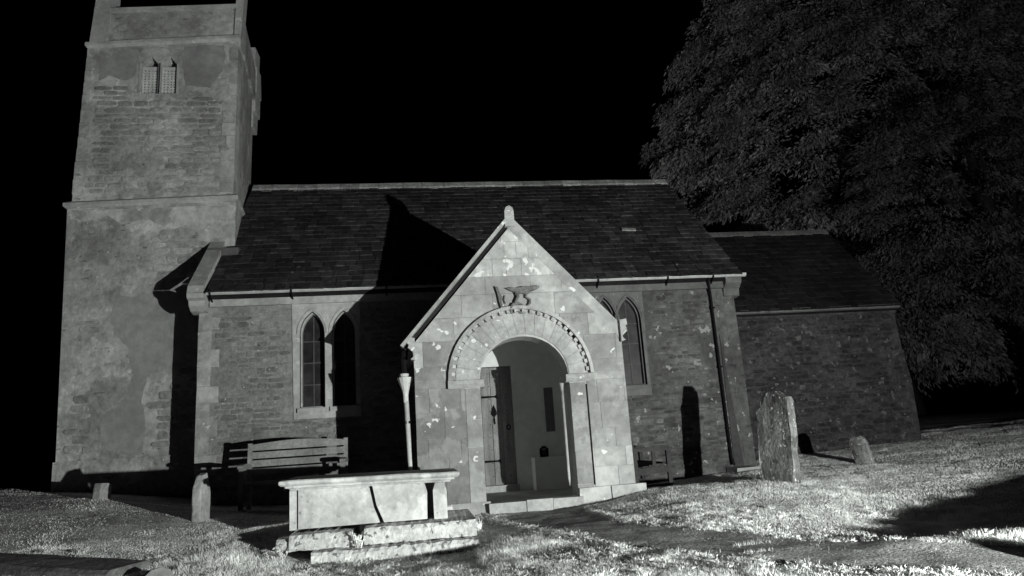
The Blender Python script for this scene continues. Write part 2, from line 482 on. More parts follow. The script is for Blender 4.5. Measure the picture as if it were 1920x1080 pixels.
def slates(roof_part, material, x0, x1, eave, ridge, seed, row=.165, wr=(.14, .29), limit=300, ok=None, side=1):
    """courses of slates on a slope from eave (y,z) to ridge (y,z)"""
    r = random.Random(seed)
    v = Vector((0, ridge[0]-eave[0], ridge[1]-eave[1]))
    ln = v.length
    v.normalize()
    u = Vector((1, 0, 0))
    n = u.cross(v) if side > 0 else v.cross(u)
    proto = []
    for k in range(6):
        mb = MB().box(-.5, .5, 0, 1, 0, 1)
        mb.v = [(p[0]+r.uniform(-.02, .02), p[1]+(r.uniform(-.06, .06) if p[1] == 0 else 0), p[2]) for p in mb.v]
        proto.append(mb)
    pm = [p.mesh('slate', material) for p in proto]
    spots = []
    t = 0
    rows = int(ln/row)
    rw = ln/rows
    for i in range(rows):
        t = i*rw - (.03 if i == 0 else 0)
        x = x0 - r.uniform(0, .15)
        while x < x1:
            w = r.uniform(*wr)
            a, b = max(x, x0), min(x+w, x1)
            if b-a > .05 and (ok is None or ok((a+b)/2, t)):
                spots.append(((a+b)/2, t, b-a-.010, rw*1.16, r.uniform(.014, .026), r.randrange(6), r.uniform(-.012, .012)))
            x += w
    order = list(spots)
    r.shuffle(order)
    order.sort(key=lambda s: round(s[1], 2) > ln*.62)
    rest = MB()
    for i, (cx_, t, w, l, th, k, tw) in enumerate(order):
        o3 = Vector((cx_, eave[0], eave[1])) + v*t + n*.018
        vv = (v - n*.075).normalized()
        nn = u.cross(vv) if side > 0 else vv.cross(u)
        uu = (u + vv*tw).normalized()
        mt = Matrix((uu*w, vv*l, nn*th)).transposed().to_4x4()
        mt.translation = o3
        if i < limit:
            o = link('slate', pm[k], roof_part)
            o.matrix_basis = mt
        else:
            rest.add([mt @ Vector(p) for p in proto[k].v], proto[k].f)
    if rest.v:
        tag(rest.build('slate_courses', material, roof_part, fix=False), kind='stuff')

def lancet(cx_, hw, z0, zs, za, n=7):
    """pointed arch outline, counter-clockwise from the lower left in x,z"""
    pts = [(cx_-hw, z0), (cx_+hw, z0)]
    h = za-zs
    R_ = (hw*hw+h*h)/(2*hw)
    # right arc: centre at (cx+hw-R, zs)
    a1 = math.asin(min(1, h/R_))
    for k in range(n):
        a = a1*k/(n-1)
        pts.append((cx_+hw-R_+R_*math.cos(a), zs+R_*math.sin(a)))
    for k in range(n-2, -1, -1):
        a = a1*k/(n-1)
        pts.append((cx_-hw+R_-R_*math.cos(a), zs+R_*math.sin(a)))
    return pts

def grow(poly, d, cx_, z0):
    """outline of a lancet grown outward by d"""
    out = []
    n = len(poly)
    for i, p in enumerate(poly):
        a, b = Vector(poly[i-1]), Vector(poly[(i+1) % n])
        t = (b-a).normalized()
        out.append((p[0]+t.y*d, p[1]-t.x*d))
    out[0] = (poly[0][0]-d, poly[0][1]-d)
    out[1] = (poly[1][0]+d, poly[1][1]-d)
    return out

# ================================================================== CHURCH NAVE
nave = thing('church_nave', 'long low nave of rubble stone with slate roof between the tower and the chancel', 'church', (5.2, 1.4, .5))
XW, XE, HE, HR, RD = .80, 9.50, 3.74, 6.55, 2.74
WINS = [(2.485, .19, 1.92, 3.06, 3.42), (2.965, .185, 1.92, 3.06, 3.42), (7.215, .185, 1.98, 3.06, 3.46), (7.62, .197, 1.98, 3.06, 3.46)]
DOOR = (4.60, 5.57, .3, 2.40)
holes = [lancet(*w) for w in WINS] + [[(DOOR[0], DOOR[2]), (DOOR[1], DOOR[2]), (DOOR[1], DOOR[3]), (DOOR[0], DOOR[3])]]
wall = MB().plate([(XW, .05), (6.66, .05), (6.66, HE-.1), (XW, HE-.1)], [holes[0], holes[1], holes[4]], 0, .42).build('wall', M['nave'], nave)
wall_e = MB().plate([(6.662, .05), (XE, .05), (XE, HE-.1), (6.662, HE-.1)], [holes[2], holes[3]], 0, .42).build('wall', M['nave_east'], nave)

def nave_ok(x, z, hw, hh):
    for cx_, w, z0, zs, za in WINS:
        if abs(x-cx_) < w+.12+hw and z0-.16-hh < z < za+.14+hh:
            return False
    if 3.95-hw < x < 6.95+hw and z < 3.4:
        return False
    if z > 3.45 or x > 9.12 or x < .98:
        return False
    return mnoise.noise(Vector((x*.9, 3.3, z*.9))) > -.36
stones(wall, M['nave_stone'], XW+.1, 4.0, .3, 3.5, 0, nave_ok, seed=3, limit=220)
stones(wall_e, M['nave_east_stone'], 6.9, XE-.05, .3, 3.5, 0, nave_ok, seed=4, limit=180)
# corner quoins
r = random.Random(5)
for xa, sgn in ((XW, 1), (XE, -1)):
    z = .2
    k = 0
    while z < 3.45:
        h = r.uniform(.2, .3)
        w = .3 if k % 2 else .18
        x0, x1 = (xa-.012, xa+w) if sgn > 0 else (xa-w, xa+.012)
        MB().box(x0, x1, -.008, .2, z+.003, min(z+h, 3.5)-.003).jitter(.008).build('quoin', M['quoin'] if sgn > 0 else M['nave_east'], wall if sgn > 0 else wall_e)
        z += h
        k += 1
# darker strip at the foot of the south-east corner
MB().plate([(9.13, .3), (9.31, .3), (9.24, 1.6), (9.16, 2.75)], [], -.020, .02).build('dark_strip', M['dark_band'], wall_e)
body = MB()
prof = [(0.42, .05), (5.5, .05), (5.5, HE-.1), (RD, HR-.25), (.42, 4.0)]
body.prism([(.012, .05), (5.48, .05), (5.48, HE-.1), (RD, HR-.2), (.012, HE-.1)], XW, XW+.35, 'x')
body.prism([(.43, .05), (5.48, .05), (5.48, HE-.1), (RD, HR-.2), (.43, HE+.2)], XE-.35, XE-.01, 'x')
body.box(XW+.35, XE-.35, 5.1, 5.47, .05, HE-.1)
body.build('gable_and_north_walls', M['nave'], nave)
# eaves course and gutter
MB().box(XW+.16, 5.2, -.07, .2, HE-.20, HE-.05).build('eaves_course', M['trim'], nave)
MB().box(5.203, XE+.12, -.07, .2, HE-.20, HE-.05).build('eaves_course', M['east_trim'], nave)
gut = MB()
for i in range(2):
    pts = [(-.20, .06), (-.19, .0), (-.15, -.035), (-.10, -.03), (-.07, .0), (-.07, .06)]
gut.prism([(-.20, HE+.02), (-.192, HE-.015), (-.165, HE-.035), (-.13, HE-.035), (-.105, HE-.015), (-.10, HE+.02)], .93, XE+.20, 'x')
gut.build('gutter', M['white_metal'], nave)
for x in (1.0, 2.2, 3.65, 7.1, 8.3, 9.1):
    MB().tube([(x, -.03, HE-.14), (x, -.13, HE-.10), (x, -.215, HE-.03), (x, -.225, HE+.04)], .012, 6).build('gutter_bracket', M['iron'], nave)
# roof
rp = MB().prism([(-.17, HE-.03), (RD, HR-.06), (5.66, HE-.05), (5.66, HE-.17), (RD, HR-.18), (-.02, HE-.12)], .93, XE+.10, 'x').build('roof', M['slate_dark'], nave)
slates(rp, M['slate'], .94, XE+.12, (-.19, HE+.0), (RD-.06, HR-.06), 11)
x = .95
r = random.Random(8)
while x < XE+.08:
    l = min(r.uniform(.36, .5), XE+.12-x)
    MB().prism([(RD-.20, HR-.17), (RD-.17, HR-.09), (RD-.05, HR+.035), (RD+.05, HR+.035), (RD+.2, HR-.12), (RD+.17, HR-.16), (RD, HR-.01)], x+.004, x+l-.004, 'x').jitter(.010, 4).jitter(.006, 9).build('ridge_tile', M['ridge'], rp)
    x += l
# a slipped slate with its highlight put in as a pale material
o = MB().box(-.13, .13, 0, .09, 0, .02).build('slipped_slate', M['ridge'], rp)
tt = 1.35
o.matrix_basis = Matrix.Translation((8.10, .955, 4.90)) @ Matrix.Rotation(.75, 4, 'X') @ Matrix.Rotation(-.12, 4, 'Z')
# west gable coping and kneeler
cp = MB().prism([(-.30, HE-.02), (-.26, HE+.10), (.855, HE+1.12), (.855, HE+.94)], .69, .925, 'x').build('gable_coping', M['trim'], nave)
MB().prism([(-.32, HE-.03), (-.30, HE-.10), (-.22, HE-.13), (-.20, HE-.2), (-.10, HE-.27), (.04, HE-.30), (.04, HE-.03)], .695, .935, 'x').build('kneeler', M['trim'], nave)
MB().prism([(-.20, HE-.05), (-.18, HE-.14), (-.06, HE-.22), (-.04, HE-.34), (.10, HE-.36), (.10, HE-.05)], XE-.18, XE+.1, 'x').build('kneeler', M['east_trim'], nave)
MB().box(.70, 1.20, .62, .855, 4.50, 4.68).jitter(.012).build('flashing', M['lead'], nave)
# windows: surround of dressed stone, panes and bars
def surround(a, b):
    za = a[4]+.17
    out = [(a[0]-a[1]-.09, a[2]-.16), (b[0]+b[1]+.06, a[2]-.17), (b[0]+b[1]+.05, 2.6), (b[0]+b[1]+.07, za-.2), (b[0]+b[1]+.06, za), (a[0]-a[1]-.12, za), (a[0]-a[1]-.10, 2.4)]
    return MB().plate(out, [lancet(*a), lancet(*b)], -.016, .2)
for pair, lab in (((WINS[0], WINS[1]), 'a'), ((WINS[2], WINS[3]), 'b')):
    s = surround(*pair).build('window_surround', M['trim'] if lab == 'a' else M['east_trim'], nave)
    for w in pair:
        cx_, hw, z0, zs, za = w
        inner = lancet(cx_, hw-.022, z0+.02, zs, za-.03)
        win = MB().plate(lancet(cx_, hw-.001, z0+.001, zs, za-.001), [inner], .07, .20).build('window', M['trim'] if lab == 'a' else M['east_trim'], nave)
        # moulded rim
        rim = grow(lancet(cx_, hw, z0, zs, za), .035, cx_, z0)[2:]
        MB().tube([(p[0], -.016, p[1]) for p in rim], .020, 6).build('hood_moulding', M['trim'] if lab == 'a' else M['east_trim'], win)
        MB().box(cx_-hw-.03, cx_+hw+.03, -.06, .06, z0-.07, z0-.003).build('sill', M['trim'] if lab == 'a' else M['east_trim'], win)
        # panes
        rows = [z0+.02, z0+.36, z0+.70, z0+1.04, za-.03]
        for i in range(len(rows)-1):
            for s_ in (-1, 1):
                a, b = (cx_-hw+.024, cx_-.006) if s_ < 0 else (cx_+.006, cx_+hw-.024)
                zz0, zz1 = rows[i]+.006, rows[i+1]-.006
                if i == len(rows)-2:
                    pts = [p for p in inner if p[1] >= zs-.001 and (p[0]-cx_)*s_ >= -.001]
                    pts = sorted(pts, key=lambda p: p[1])
                    poly = [(cx_+s_*.006, zz0), (cx_+s_*(hw-.024), zz0)] + [(p[0] if abs(p[0]-cx_) > .006 else cx_+s_*.006, p[1]-.008) for p in pts]
                    if s_ < 0:
                        poly = poly[::-1]
                else:
                    poly = [(a, zz0), (b, zz0), (b, zz1), (a, zz1)]
                p_ = MB().prism(poly, 0, .006).build('pane', M['glass'], win)
                tl = Matrix.Translation((0, .155+r.uniform(-.002, .002), 0))
                p_.matrix_basis = tl
        bars = MB()
        for zz in rows[1:-1]:
            bars.box(cx_-hw+.02, cx_+hw-.02, .140, .168, zz-.008, zz+.008)
        bars.box(cx_-.008, cx_+.008, .142, .166, z0+.02, za-.06)
        bars.build('glazing_bar', M['bars'], win)
        MB().plate(inner, [], .19, .199).build('dark_backing', M['iron'], win)
# downpipe near the chancel
dp = MB().tube([(9.02, -.15, HE-.02), (9.05, -.10, HE-.2), (9.07, -.065, HE-.34), (9.075, -.065, .72), (9.08, -.12, .62)], .022, 8).build('downpipe', M['iron'], nave, smooth=True)
for z in (3.2, 2.2, 1.2):
    MB().box(9.04, 9.11, -.09, .0, z-.012, z+.012).build('pipe_bracket', M['iron'], dp)
MB().box(8.98, 9.36, -.42, -.04, .46, .58).jitter(.012).build('drain_stone', M['flags'], nave)
# door in the porch
door = MB().box(DOOR[0]-.02, DOOR[1]+.02, 0.115, 0.170, .56, DOOR[3]+.02).build('door', M['door'], nave)
x = DOOR[0]
r = random.Random(4)
while x < DOOR[1]-.02:
    w = min(r.uniform(.15, .19), DOOR[1]-x)
    if DOOR[1]-x-w < .06:
        w = DOOR[1]-x
    MB().box(x+.004, x+w-.004, 0.085, 0.120, .57, DOOR[3]-.005).build('plank', M['door'], door)
    x += w
studs = MB()
for zi in range(9):
    for xi in range(7):
        studs.lathe((DOOR[0]+.07+xi*.135, .085, .70+zi*.2), [(.010, -.004), (.013, 0), (.010, .004)], 6)
tag(studs.build('studs', M['iron'], door), kind='stuff')
for z in (.93, 1.93):
    MB().prism([(DOOR[0]+.3, z-.02), (5.17, z-.016), (5.29, z-.012), (5.33, z-.03), (5.33, z+.03), (5.29, z+.012), (5.17, z+.016), (DOOR[0]+.3, z+.02)], 0.073, 0.086).build('strap_hinge', M['iron'], door)
MB().prism([(5.27, 1.60), (5.32, 1.66), (5.30, 1.74), (5.27, 1.80), (5.24, 1.74), (5.22, 1.66)], 0.072, 0.086).build('lock_plate', M['iron'], door)
MB().tube([(5.27, .07, 1.60), (5.27, .05, 1.56), (5.275, .065, 1.50)], .012, 6).build('latch_handle', M['iron'], door)
MB().tube([(5.49+.03*math.cos(t), .065, 1.44+.035*math.sin(t)) for t in np.linspace(0, 6.28, 13)], .009, 6).build('ring_handle', M['iron'], door)
MB().box(DOOR[0]-.25, DOOR[1]+.02, -.06, .115, .40, .565).jitter(.008).build('door_sill', M['flags'], nave)
# plastered back of the porch
MB().plate([(4.30, .35), (6.53, .35), (6.53, 2.62), (5.40, 3.95), (4.30, 2.62)], [holes[4]], -.012, -.001).build('porch_back_plaster', M['plaster'], nave)
MB().box(6.08, 6.22, -.035, -.012, 1.33, 2.02).build('notice_board', M['board'], nave)

# ================================================================== PORCH
porch = thing('church_porch', 'pale stone gabled porch with round arched doorway and beaded arch moulding', 'porch', (5.42, -1.0, .42))
YP = -2.10
PXL, PXR, PZE, PCX, PZA = 4.045, 6.81, 2.53, 5.40, 4.09
AC, AZ, AR = 5.465, 2.02, .585
HC, RV, RH = 5.425, .865, .955
def arch_pts(cx_, zc, rx, rz, n=18):
    return [(cx_+rx*math.cos(t), zc+rz*math.sin(t)) for t in np.linspace(0, math.pi, n)]
op = [(AC+AR, .2)] + arch_pts(AC, AZ, AR, .55) + [(AC-AR, .2)]
outline = [(PXL, .2)] + op[::-1] + [(PXR, .2), (PXR, PZE), (PCX, PZA), (PXL, PZE)]
pw = MB().prism(outline, YP+.012, YP+.38).build('front_wall', M['porch_mortar'], porch)
def half(poly, a, b, c):
    """keep a*x+b*z<=c"""
    out = []
    for i, p in enumerate(poly):
        q = poly[(i+1) % len(poly)]
        dp_, dq = a*p[0]+b*p[1]-c, a*q[0]+b*q[1]-c
        if dp_ <= 0:
            out.append(p)
        if dp_*dq < 0:
            t = dp_/(dp_-dq)
            out.append((p[0]+(q[0]-p[0])*t, p[1]+(q[1]-p[1])*t))
    return out
def area(p):
    return .5*sum(p[i][0]*p[(i+1) % len(p)][1]-p[(i+1) % len(p)][0]*p[i][1] for i in range(len(p)))
def block_mesh(poly, y0, y1, material, parent, name='block', bev=.0035):
    """ashlar block: outline with a small chamfer at the face"""
    n = len(poly)
    c = (sum(p[0] for p in poly)/n, sum(p[1] for p in poly)/n)
    ins = []
    for p in poly:
        d = Vector((c[0]-p[0], c[1]-p[1]))
        if d.length > 1e-6:
            d = d.normalized()*min(bev, d.length*.5)
        ins.append((p[0]+d.x, p[1]+d.y))
    v = [(p[0], y1, p[1]) for p in poly]+[(p[0], y0+bev*.7, p[1]) for p in poly]+[(p[0], y0, p[1]) for p in ins]
    f = [tuple(range(2*n, 3*n))]
    for i in range(n):
        j = (i+1) % n
        f += [(i, j, n+j, n+i), (n+i, n+j, 2*n+j, 2*n+i)]
    return MB().add(v, f).build(name, material, parent)
sl = (PZA-PZE)/(PCX-PXL)
sr = (PZA-PZE)/(PXR-PCX)
r = random.Random(21)
z = .30
row = 0
while z < PZA:
    h = r.choice((.24, .27, .30, .33))
    x = PXL - (.25 if row % 2 else .0)
    while x < PXR:
        w = r.uniform(.36, .62) if z < 3.2 else r.uniform(.16, .3)
        poly = [(x+.0012, z+.0012), (x+w-.0012, z+.0012), (x+w-.0012, z+h-.0012), (x+.0012, z+h-.0012)]
        x += w
        poly = half(poly, -1, 0, -PXL)
        poly = half(poly, 1, 0, PXR) if poly else poly
        poly = half(poly, -sl, 1, PZE-sl*PXL) if poly else poly
        poly = half(poly, sr, 1, PZE+sr*PXR) if poly else poly
        if len(poly) < 3:
            continue
        pieces = []
        lowtop = 2.05
        low = half(poly, 0, 1, lowtop)
        high = half(poly, 0, -1, -lowtop-.004)
        if len(low) > 2:
            pieces.append(half(low, 1, 0, 4.68))
            pieces.append(half(low, -1, 0, -6.285))
        if len(high) > 2:
            # push the edge out of the arch ring
            dense = []
            for i, p in enumerate(high):
                q = high[(i+1) % len(high)]
                for k in range(6):
                    dense.append((p[0]+(q[0]-p[0])*k/6, p[1]+(q[1]-p[1])*k/6))
            RR = RH+.006
            dd = [math.hypot(p[0]-HC, p[1]-AZ) for p in dense]
            if max(dd) > RR+.03:
                if min(dd) < RR:
                    high = [p if d >= RR else (HC+(p[0]-HC)*RR/d, AZ+(p[1]-AZ)*RR/d) for p, d in zip(dense, dd)]
                    cl = [high[0]]
                    for p in high[1:]:
                        if math.hypot(p[0]-cl[-1][0], p[1]-cl[-1][1]) > .004:
                            cl.append(p)
                    high = cl
                pieces.append(high)
        for p in pieces:
            if len(p) > 2 and abs(area(p)) > .0025:
                block_mesh(p, YP+r.uniform(-.0015, .0015), YP+.06, M['ashlar_top'] if z > 3.3 else (M['ashlar'] if r.random() > (2.95-z)/1.1 else M['ashlar_mid']) if z > 1.95 else ((M['ashlar_grey'] if r.random() < (1.2 if z < 1.5 else .5) else M['ashlar_mid']) if p[0][0] < 4.7 else ((M['ashlar_pale'] if r.random() < .7 else M['ashlar']) if z < .95 else M['ashlar_mid'])), pw)
    z += h
    row += 1
# jamb piers
for xa, xb in ((4.6825, AC-AR-.002), (AC+AR+.002, 6.262)):
    z = .3
    while z < 1.92:
        h = min(r.uniform(.3, .5), 1.925-z)
        block_mesh([(xa, z+.003), (xb, z+.003), (xb, z+h-.003), (xa, z+h-.003)], YP-.004+r.uniform(-.002, .002), YP+.06, M['ashlar_mid'], pw, 'jamb_block')
        z += h
MB().box(6.264, 6.283, YP+.003, YP+.011, .62, 1.90).build('groove_shade', M['iron'], pw)  # black strip set in the groove in place of its shade
# impost blocks
for xa, xb, q in ((4.49, AC-AR+.05, 1), (AC+AR-.045, 6.33, -1)):
    MB().prism([(YP-.06, 2.03), (YP-.06, 1.985), (YP-.02, 1.935), (YP+.4, 1.935), (YP+.4, 2.03)], xa, xb, 'x').jitter(.01, 9).build('impost', M['voussoir'], pw)
# voussoirs
arch = MB().prism(arch_pts(HC, AZ+.03, RV-.01, RV-.03)+arch_pts(AC, AZ+.03, AR+.012, .565)[::-1], YP+.012, YP+.3).build('arch', M['porch_mortar'], porch)
nv = 17
for k in range(nv):
    t0, t1 = math.pi*k/nv+.0013, math.pi*(k+1)/nv-.0013
    outer = [(HC+(RV-.012)*math.cos(t), AZ+.025+(RV-.012)*math.sin(t)) for t in np.linspace(t0, t1, 4)]
    inner = [(AC+(AR+.006)*math.cos(t), AZ+.025+.552*math.sin(t)) for t in np.linspace(t1, t0, 4)]
    block_mesh(outer+inner, YP-.006+r.uniform(-.004, .004), YP+.37, M['voussoir'], arch, 'voussoir', .003)
# hood mould with billets
hood = MB()
def arcsweep(mb, rin, rout, y0, y1, t0, t1, n=28):
    v, f = [], []
    for t in np.linspace(t0, t1, n):
        c, s = math.cos(t), math.sin(t)
        v += [(HC+rin*c, y0, AZ+rin*s), (HC+rout*c, y0+.012, AZ+rout*s), (HC+rout*c, y1, AZ+rout*s), (HC+rin*c, y1, AZ+rin*s)]
    for i in range(n-1):
        for k in range(4):
            f.append((i*4+k, i*4+(k+1) % 4, (i+1)*4+(k+1) % 4, (i+1)*4+k))
    f += [(0, 1, 2, 3), ((n-1)*4+3, (n-1)*4+2, (n-1)*4+1, (n-1)*4)]
    return mb.add(v, f)
hood = arcsweep(MB(), RV+.045, RH, YP-.07, YP+.05, .02, math.pi-.0).build('hood_mould', M['voussoir'], porch)
MB().box(HC-RH-.005, HC-RV-.04, YP-.06, YP+.05, 1.93, 2.03).build('hood_stop', M['voussoir'], hood)
for k in range(27):
    t = .09+(math.pi-.14)*k/26
    mb = arcsweep(MB(), RV-.006, RV+.044, YP-.045, YP+.05, t-.029, t+.029, 3)
    mb.build('billet', M['voussoir'], hood)
# inner nook shaft on the right jamb
shaft = MB().tube([(5.985, YP+.18, .62), (5.985, YP+.18, .72), (5.985, YP+.18, 1.84)], [.006, .020, .020], 10).build('nook_shaft', M['ashlar'], porch, smooth=True)
MB().lathe((5.985, YP+.18, 1.84), [(.020, 0), (.026, .02), (.024, .04), (.04, .10)], 10).build('capital', M['ashlar'], shaft)
# side walls, plaster linings, floor
MB().box(PXL, 4.30, YP+.38, -.002, .2, PZE).build('side_wall', M['ashlar'], porch)
MB().box(6.54, PXR, YP+.38, -.002, .2, PZE-.01).build('side_wall', M['ashlar'], porch)
for xa in (4.301, 6.525):
    MB().box(xa, xa+.014, YP+.382, -.014, .35, PZE+.05).build('plaster_lining', M['plaster'], porch)
MB().box(4.33, 6.52, YP+.05, -.015, .2, .47).build('floor', M['flags'], porch)
MB().box(5.80, 6.52, -.37, -.014, .465, .95).jitter(.006).build('stone_seat', M['plaster'], porch)
# step
r = random.Random(33)
x = 4.90
for w in (.46, .34, .40):
    top = .50+r.uniform(-.02, .02)
    MB().box(x+.004, x+w-.004, YP-.13+r.uniform(-.02, .02), YP+.06, .3, top).jitter(.022, 5).build('step_stone', M['flags'], porch)
    x += w
# plinth stones at the foot of the right-hand side and left
for xa, xb in ((6.05, 6.46), (6.47, 6.93)):
    MB().box(xa+.003, xb-.003, YP-.07, YP+.05, .28, .60).jitter(.012, 6).build('plinth_stone', M['ashlar'], porch)
MB().box(4.02, 4.93, YP-.035, YP+.05, .25, .52).jitter(.015, 6).build('plinth_stone', M['ashlar'], porch)
# roof slopes with slates, verge
def slope_roof(xe_, ze_, xr, zr, name):
    d = Vector((xr-xe_, zr-ze_)).normalized()
    nrm = Vector((-d.y, d.x)) if d.x > 0 else Vector((d.y, -d.x))
    a, b = Vector((xe_, ze_)), Vector((xr, zr))
    q = [a, b, b+nrm*.07, a+nrm*.07]
    rf = MB().prism([tuple(p) for p in q], YP+.02, -.01).build('roof', M['slate_dark'], porch)
    q = [a+nrm*.012, b+nrm*.012, b+nrm*.05, a+nrm*.05]
    MB().prism([tuple(p) for p in [a+nrm*(.045 if name == 'l' else -.06), b+nrm*(.045 if name == 'l' else -.06), b+nrm*.085, a+nrm*.085]], YP-(.09 if name == 'l' else .006), YP+.30).build('verge_coping', M['ashlar'], rf)
    MB().prism([tuple(p) for p in [a-nrm*.02, b-nrm*.02, b-nrm*.004, a-nrm*.004]], YP+.385, -.014).build('plaster_ceiling', M['plaster'], rf)
    sm = MB()
    n = int((b-a).length/.2)
    for i in range(n):
        p0, p1 = a.lerp(b, i/n)+nrm*.09, a.lerp(b, (i+1.12)/n)+nrm*.072
        y = YP+.31
        while y < -.02:
            w = random.uniform(.2, .34)
            y1 = min(y+w, -.012)
            sm.prism([tuple(p0), tuple(p1), tuple(p1+nrm*.018), tuple(p0+nrm*.018)], y+.004, y1-.004)
            y += w
    tag(sm.build('slate_courses', M['slate'], rf, fix=False), kind='stuff')
slope_roof(PXL-.10, PZE-.075, PCX, PZA+.03, 'l')
slope_roof(PXR+.03, PZE-.005, PCX, PZA+.03, 'r')
fin = MB().prism([(PCX-.07, PZA-.02), (PCX+.06, PZA-.02), (PCX+.065, PZA+.20), (PCX+.05, PZA+.25), (PCX, PZA+.275), (PCX-.045, PZA+.25), (PCX-.065, PZA+.19)], YP-.06, YP+.12).jitter(.010, 9).build('finial', M['ashlar'], porch)
for s, xk in ((-1, PXL), (1, PXR)):
    P = [(0, 2.72), (.09, 2.735), (.10, 2.66), (.075, 2.635), (.09, 2.60), (.03, 2.545), (.02, 2.49), (.035, 2.47), (.06, 2.45), (.0, 2.43)]
    MB().prism([(xk+s*(p[0]-.02), p[1]-(.12 if s < 0 else 0)) for p in P], YP-.07, YP+.3).build('kneeler', M['ashlar'], porch)
# worn carving over the arch: a broken bracket with scrolls
car = MB().prism([(5.28, 3.215), (5.36, 3.225), (5.44, 3.215), (5.52, 3.225), (5.62, 3.22), (5.73, 3.24), (5.735, 3.215), (5.66, 3.175), (5.59, 3.165), (5.54, 3.13), (5.49, 3.145), (5.44, 3.12), (5.40, 3.155), (5.33, 3.185)], YP-.06, YP+.01).jitter(.016, 11).jitter(.008, 30).build('carving', M['carving'], porch)
MB().prism([(5.145, 3.245), (5.175, 3.24), (5.20, 3.16), (5.235, 3.10), (5.215, 3.02), (5.235, 2.95), (5.205, 2.945), (5.185, 3.03), (5.17, 3.13)], YP-.055, YP+.01).jitter(.006, 14).build('carved_shard', M['carving'], car)
MB().tube([(5.27, YP-.02, 3.12), (5.255, YP-.03, 3.06), (5.27, YP-.02, 3.01)], .010, 6).build('carved_scroll', M['carving'], car)
MB().tube([(5.42, YP-.03, 3.15), (5.44, YP-.06, 3.09), (5.40, YP-.06, 3.02), (5.42, YP-.03, 2.97)], [.028, .022, .016, .012], 7).build('carved_stem', M['carving'], car)
MB().tube([(5.60, YP-.03, 3.16), (5.555, YP-.05, 3.12), (5.55, YP-.055, 3.08), (5.60, YP-.05, 3.05), (5.60, YP-.05, 3.0), (5.56, YP-.03, 2.97)], [.018, .016, .014, .016, .014, .010], 7).build('carved_scroll', M['carving'], car)
MB().tube([(5.345+.0, YP-.03, 2.87), (5.335, YP-.05, 2.94), (5.37, YP-.055, 2.995), (5.44, YP-.05, 3.005), (5.50, YP-.045, 2.98), (5.47, YP-.05, 2.94), (5.43, YP-.05, 2.945)], [.02, .022, .02, .016, .014, .012, .010], 7).build('carved_scroll', M['carving'], car)
MB().tube([(5.41, YP-.03, 2.90), (5.47, YP-.04, 2.875), (5.53, YP-.03, 2.87)], [.012, .016, .008], 7).build('carved_scroll', M['carving'], car)
# hopper and pale downpipe at the west corner
hp = MB().lathe((3.925, YP+.15, 1.90), [(.033, -.1), (.036, 0), (.045, .05), (.10, .20), (.105, .22), (.085, .22)], 12).build('rain_hopper', M['pale_pipe'], porch)
MB().lathe((3.915, YP+.15, 2.13), [(.05, 0), (.062, .025), (.058, .04), (.03, .045)], 12).build('hopper_cup', M['pale_pipe'], hp)
MB().tube([(3.955, YP+.15, 2.58), (3.93, YP+.15, 2.47), (3.915, YP+.15, 2.36), (3.915, YP+.15, 2.15)], [.03, .045, .05, .035], 8).build('swan_neck', M['iron'], hp)
MB().tube([(3.93, YP+.15, 1.82), (3.975, YP+.15, .4)], .033, 10).build('downpipe', M['pale_pipe'], hp, smooth=True)
for z in (1.55, .95):
    MB().box(3.92, 4.05, YP+.12, YP+.18, z-.015, z+.015).build('pipe_bracket', M['iron'], hp)

# lantern on the stone seat
ln = thing('lantern', 'small black lantern standing on the stone seat inside the porch', 'lantern', (5.98, -.22, .952))
MB().box(-.06, .06, -.05, .05, 0, .03).build('base', M['iron'], ln, local=True)
for sx in (-1, 1):
    for sy in (-1, 1):
        MB().box(sx*.05-.012, sx*.05+.012, sy*.04-.01, sy*.04+.01, .03, .12).build('post', M['iron'], ln, local=True)
MB().box(-.035, .035, -.028, .028, .03, .115).build('glass', M['glass'], ln, local=True)
MB().add([(-.065, -.055, .12), (.065, -.055, .12), (.065, .055, .12), (-.065, .055, .12), (-.02, -.02, .165), (.02, -.02, .165), (.02, .02, .165), (-.02, .02, .165)],
         [(0, 3, 2, 1), (4, 5, 6, 7), (0, 1, 5, 4), (1, 2, 6, 5), (2, 3, 7, 6), (3, 0, 4, 7)]).build('cap', M['iron'], ln, local=True)

# ================================================================== TOWER
tower = thing('church_tower', 'tall grey stone tower with string courses and twin belfry openings at the west end', 'tower', (-.3, 2.1, .9))
def quad_prism(mb, f0, f1, z0, z1):
    v = [(x, y, z0) for x, y in f0]+[(x, y, z1) for x, y in f1]
    return mb.add(v, [(0, 3, 2, 1), (4, 5, 6, 7), (0, 1, 5, 4), (1, 2, 6, 5), (2, 3, 7, 6), (3, 0, 4, 7)])
YT = .86
def foot(xl, xr, d=0.0):
    return [(xl-d, YT-d), (xr+d, YT-d), (xr-.27+d, 3.25+d), (xl-.1-d, 3.35+d)]
F0, F1 = foot(-1.49, 1.10), foot(-1.62, 1.08)
F2, F3 = foot(-1.555, 1.03), foot(-1.455, 1.075)
F4, F5 = foot(-1.43, 1.10), foot(-1.31, 1.17)
low = quad_prism(MB(), F0, F1, .2, 5.58).build('lower_stage', M['tower'], tower)
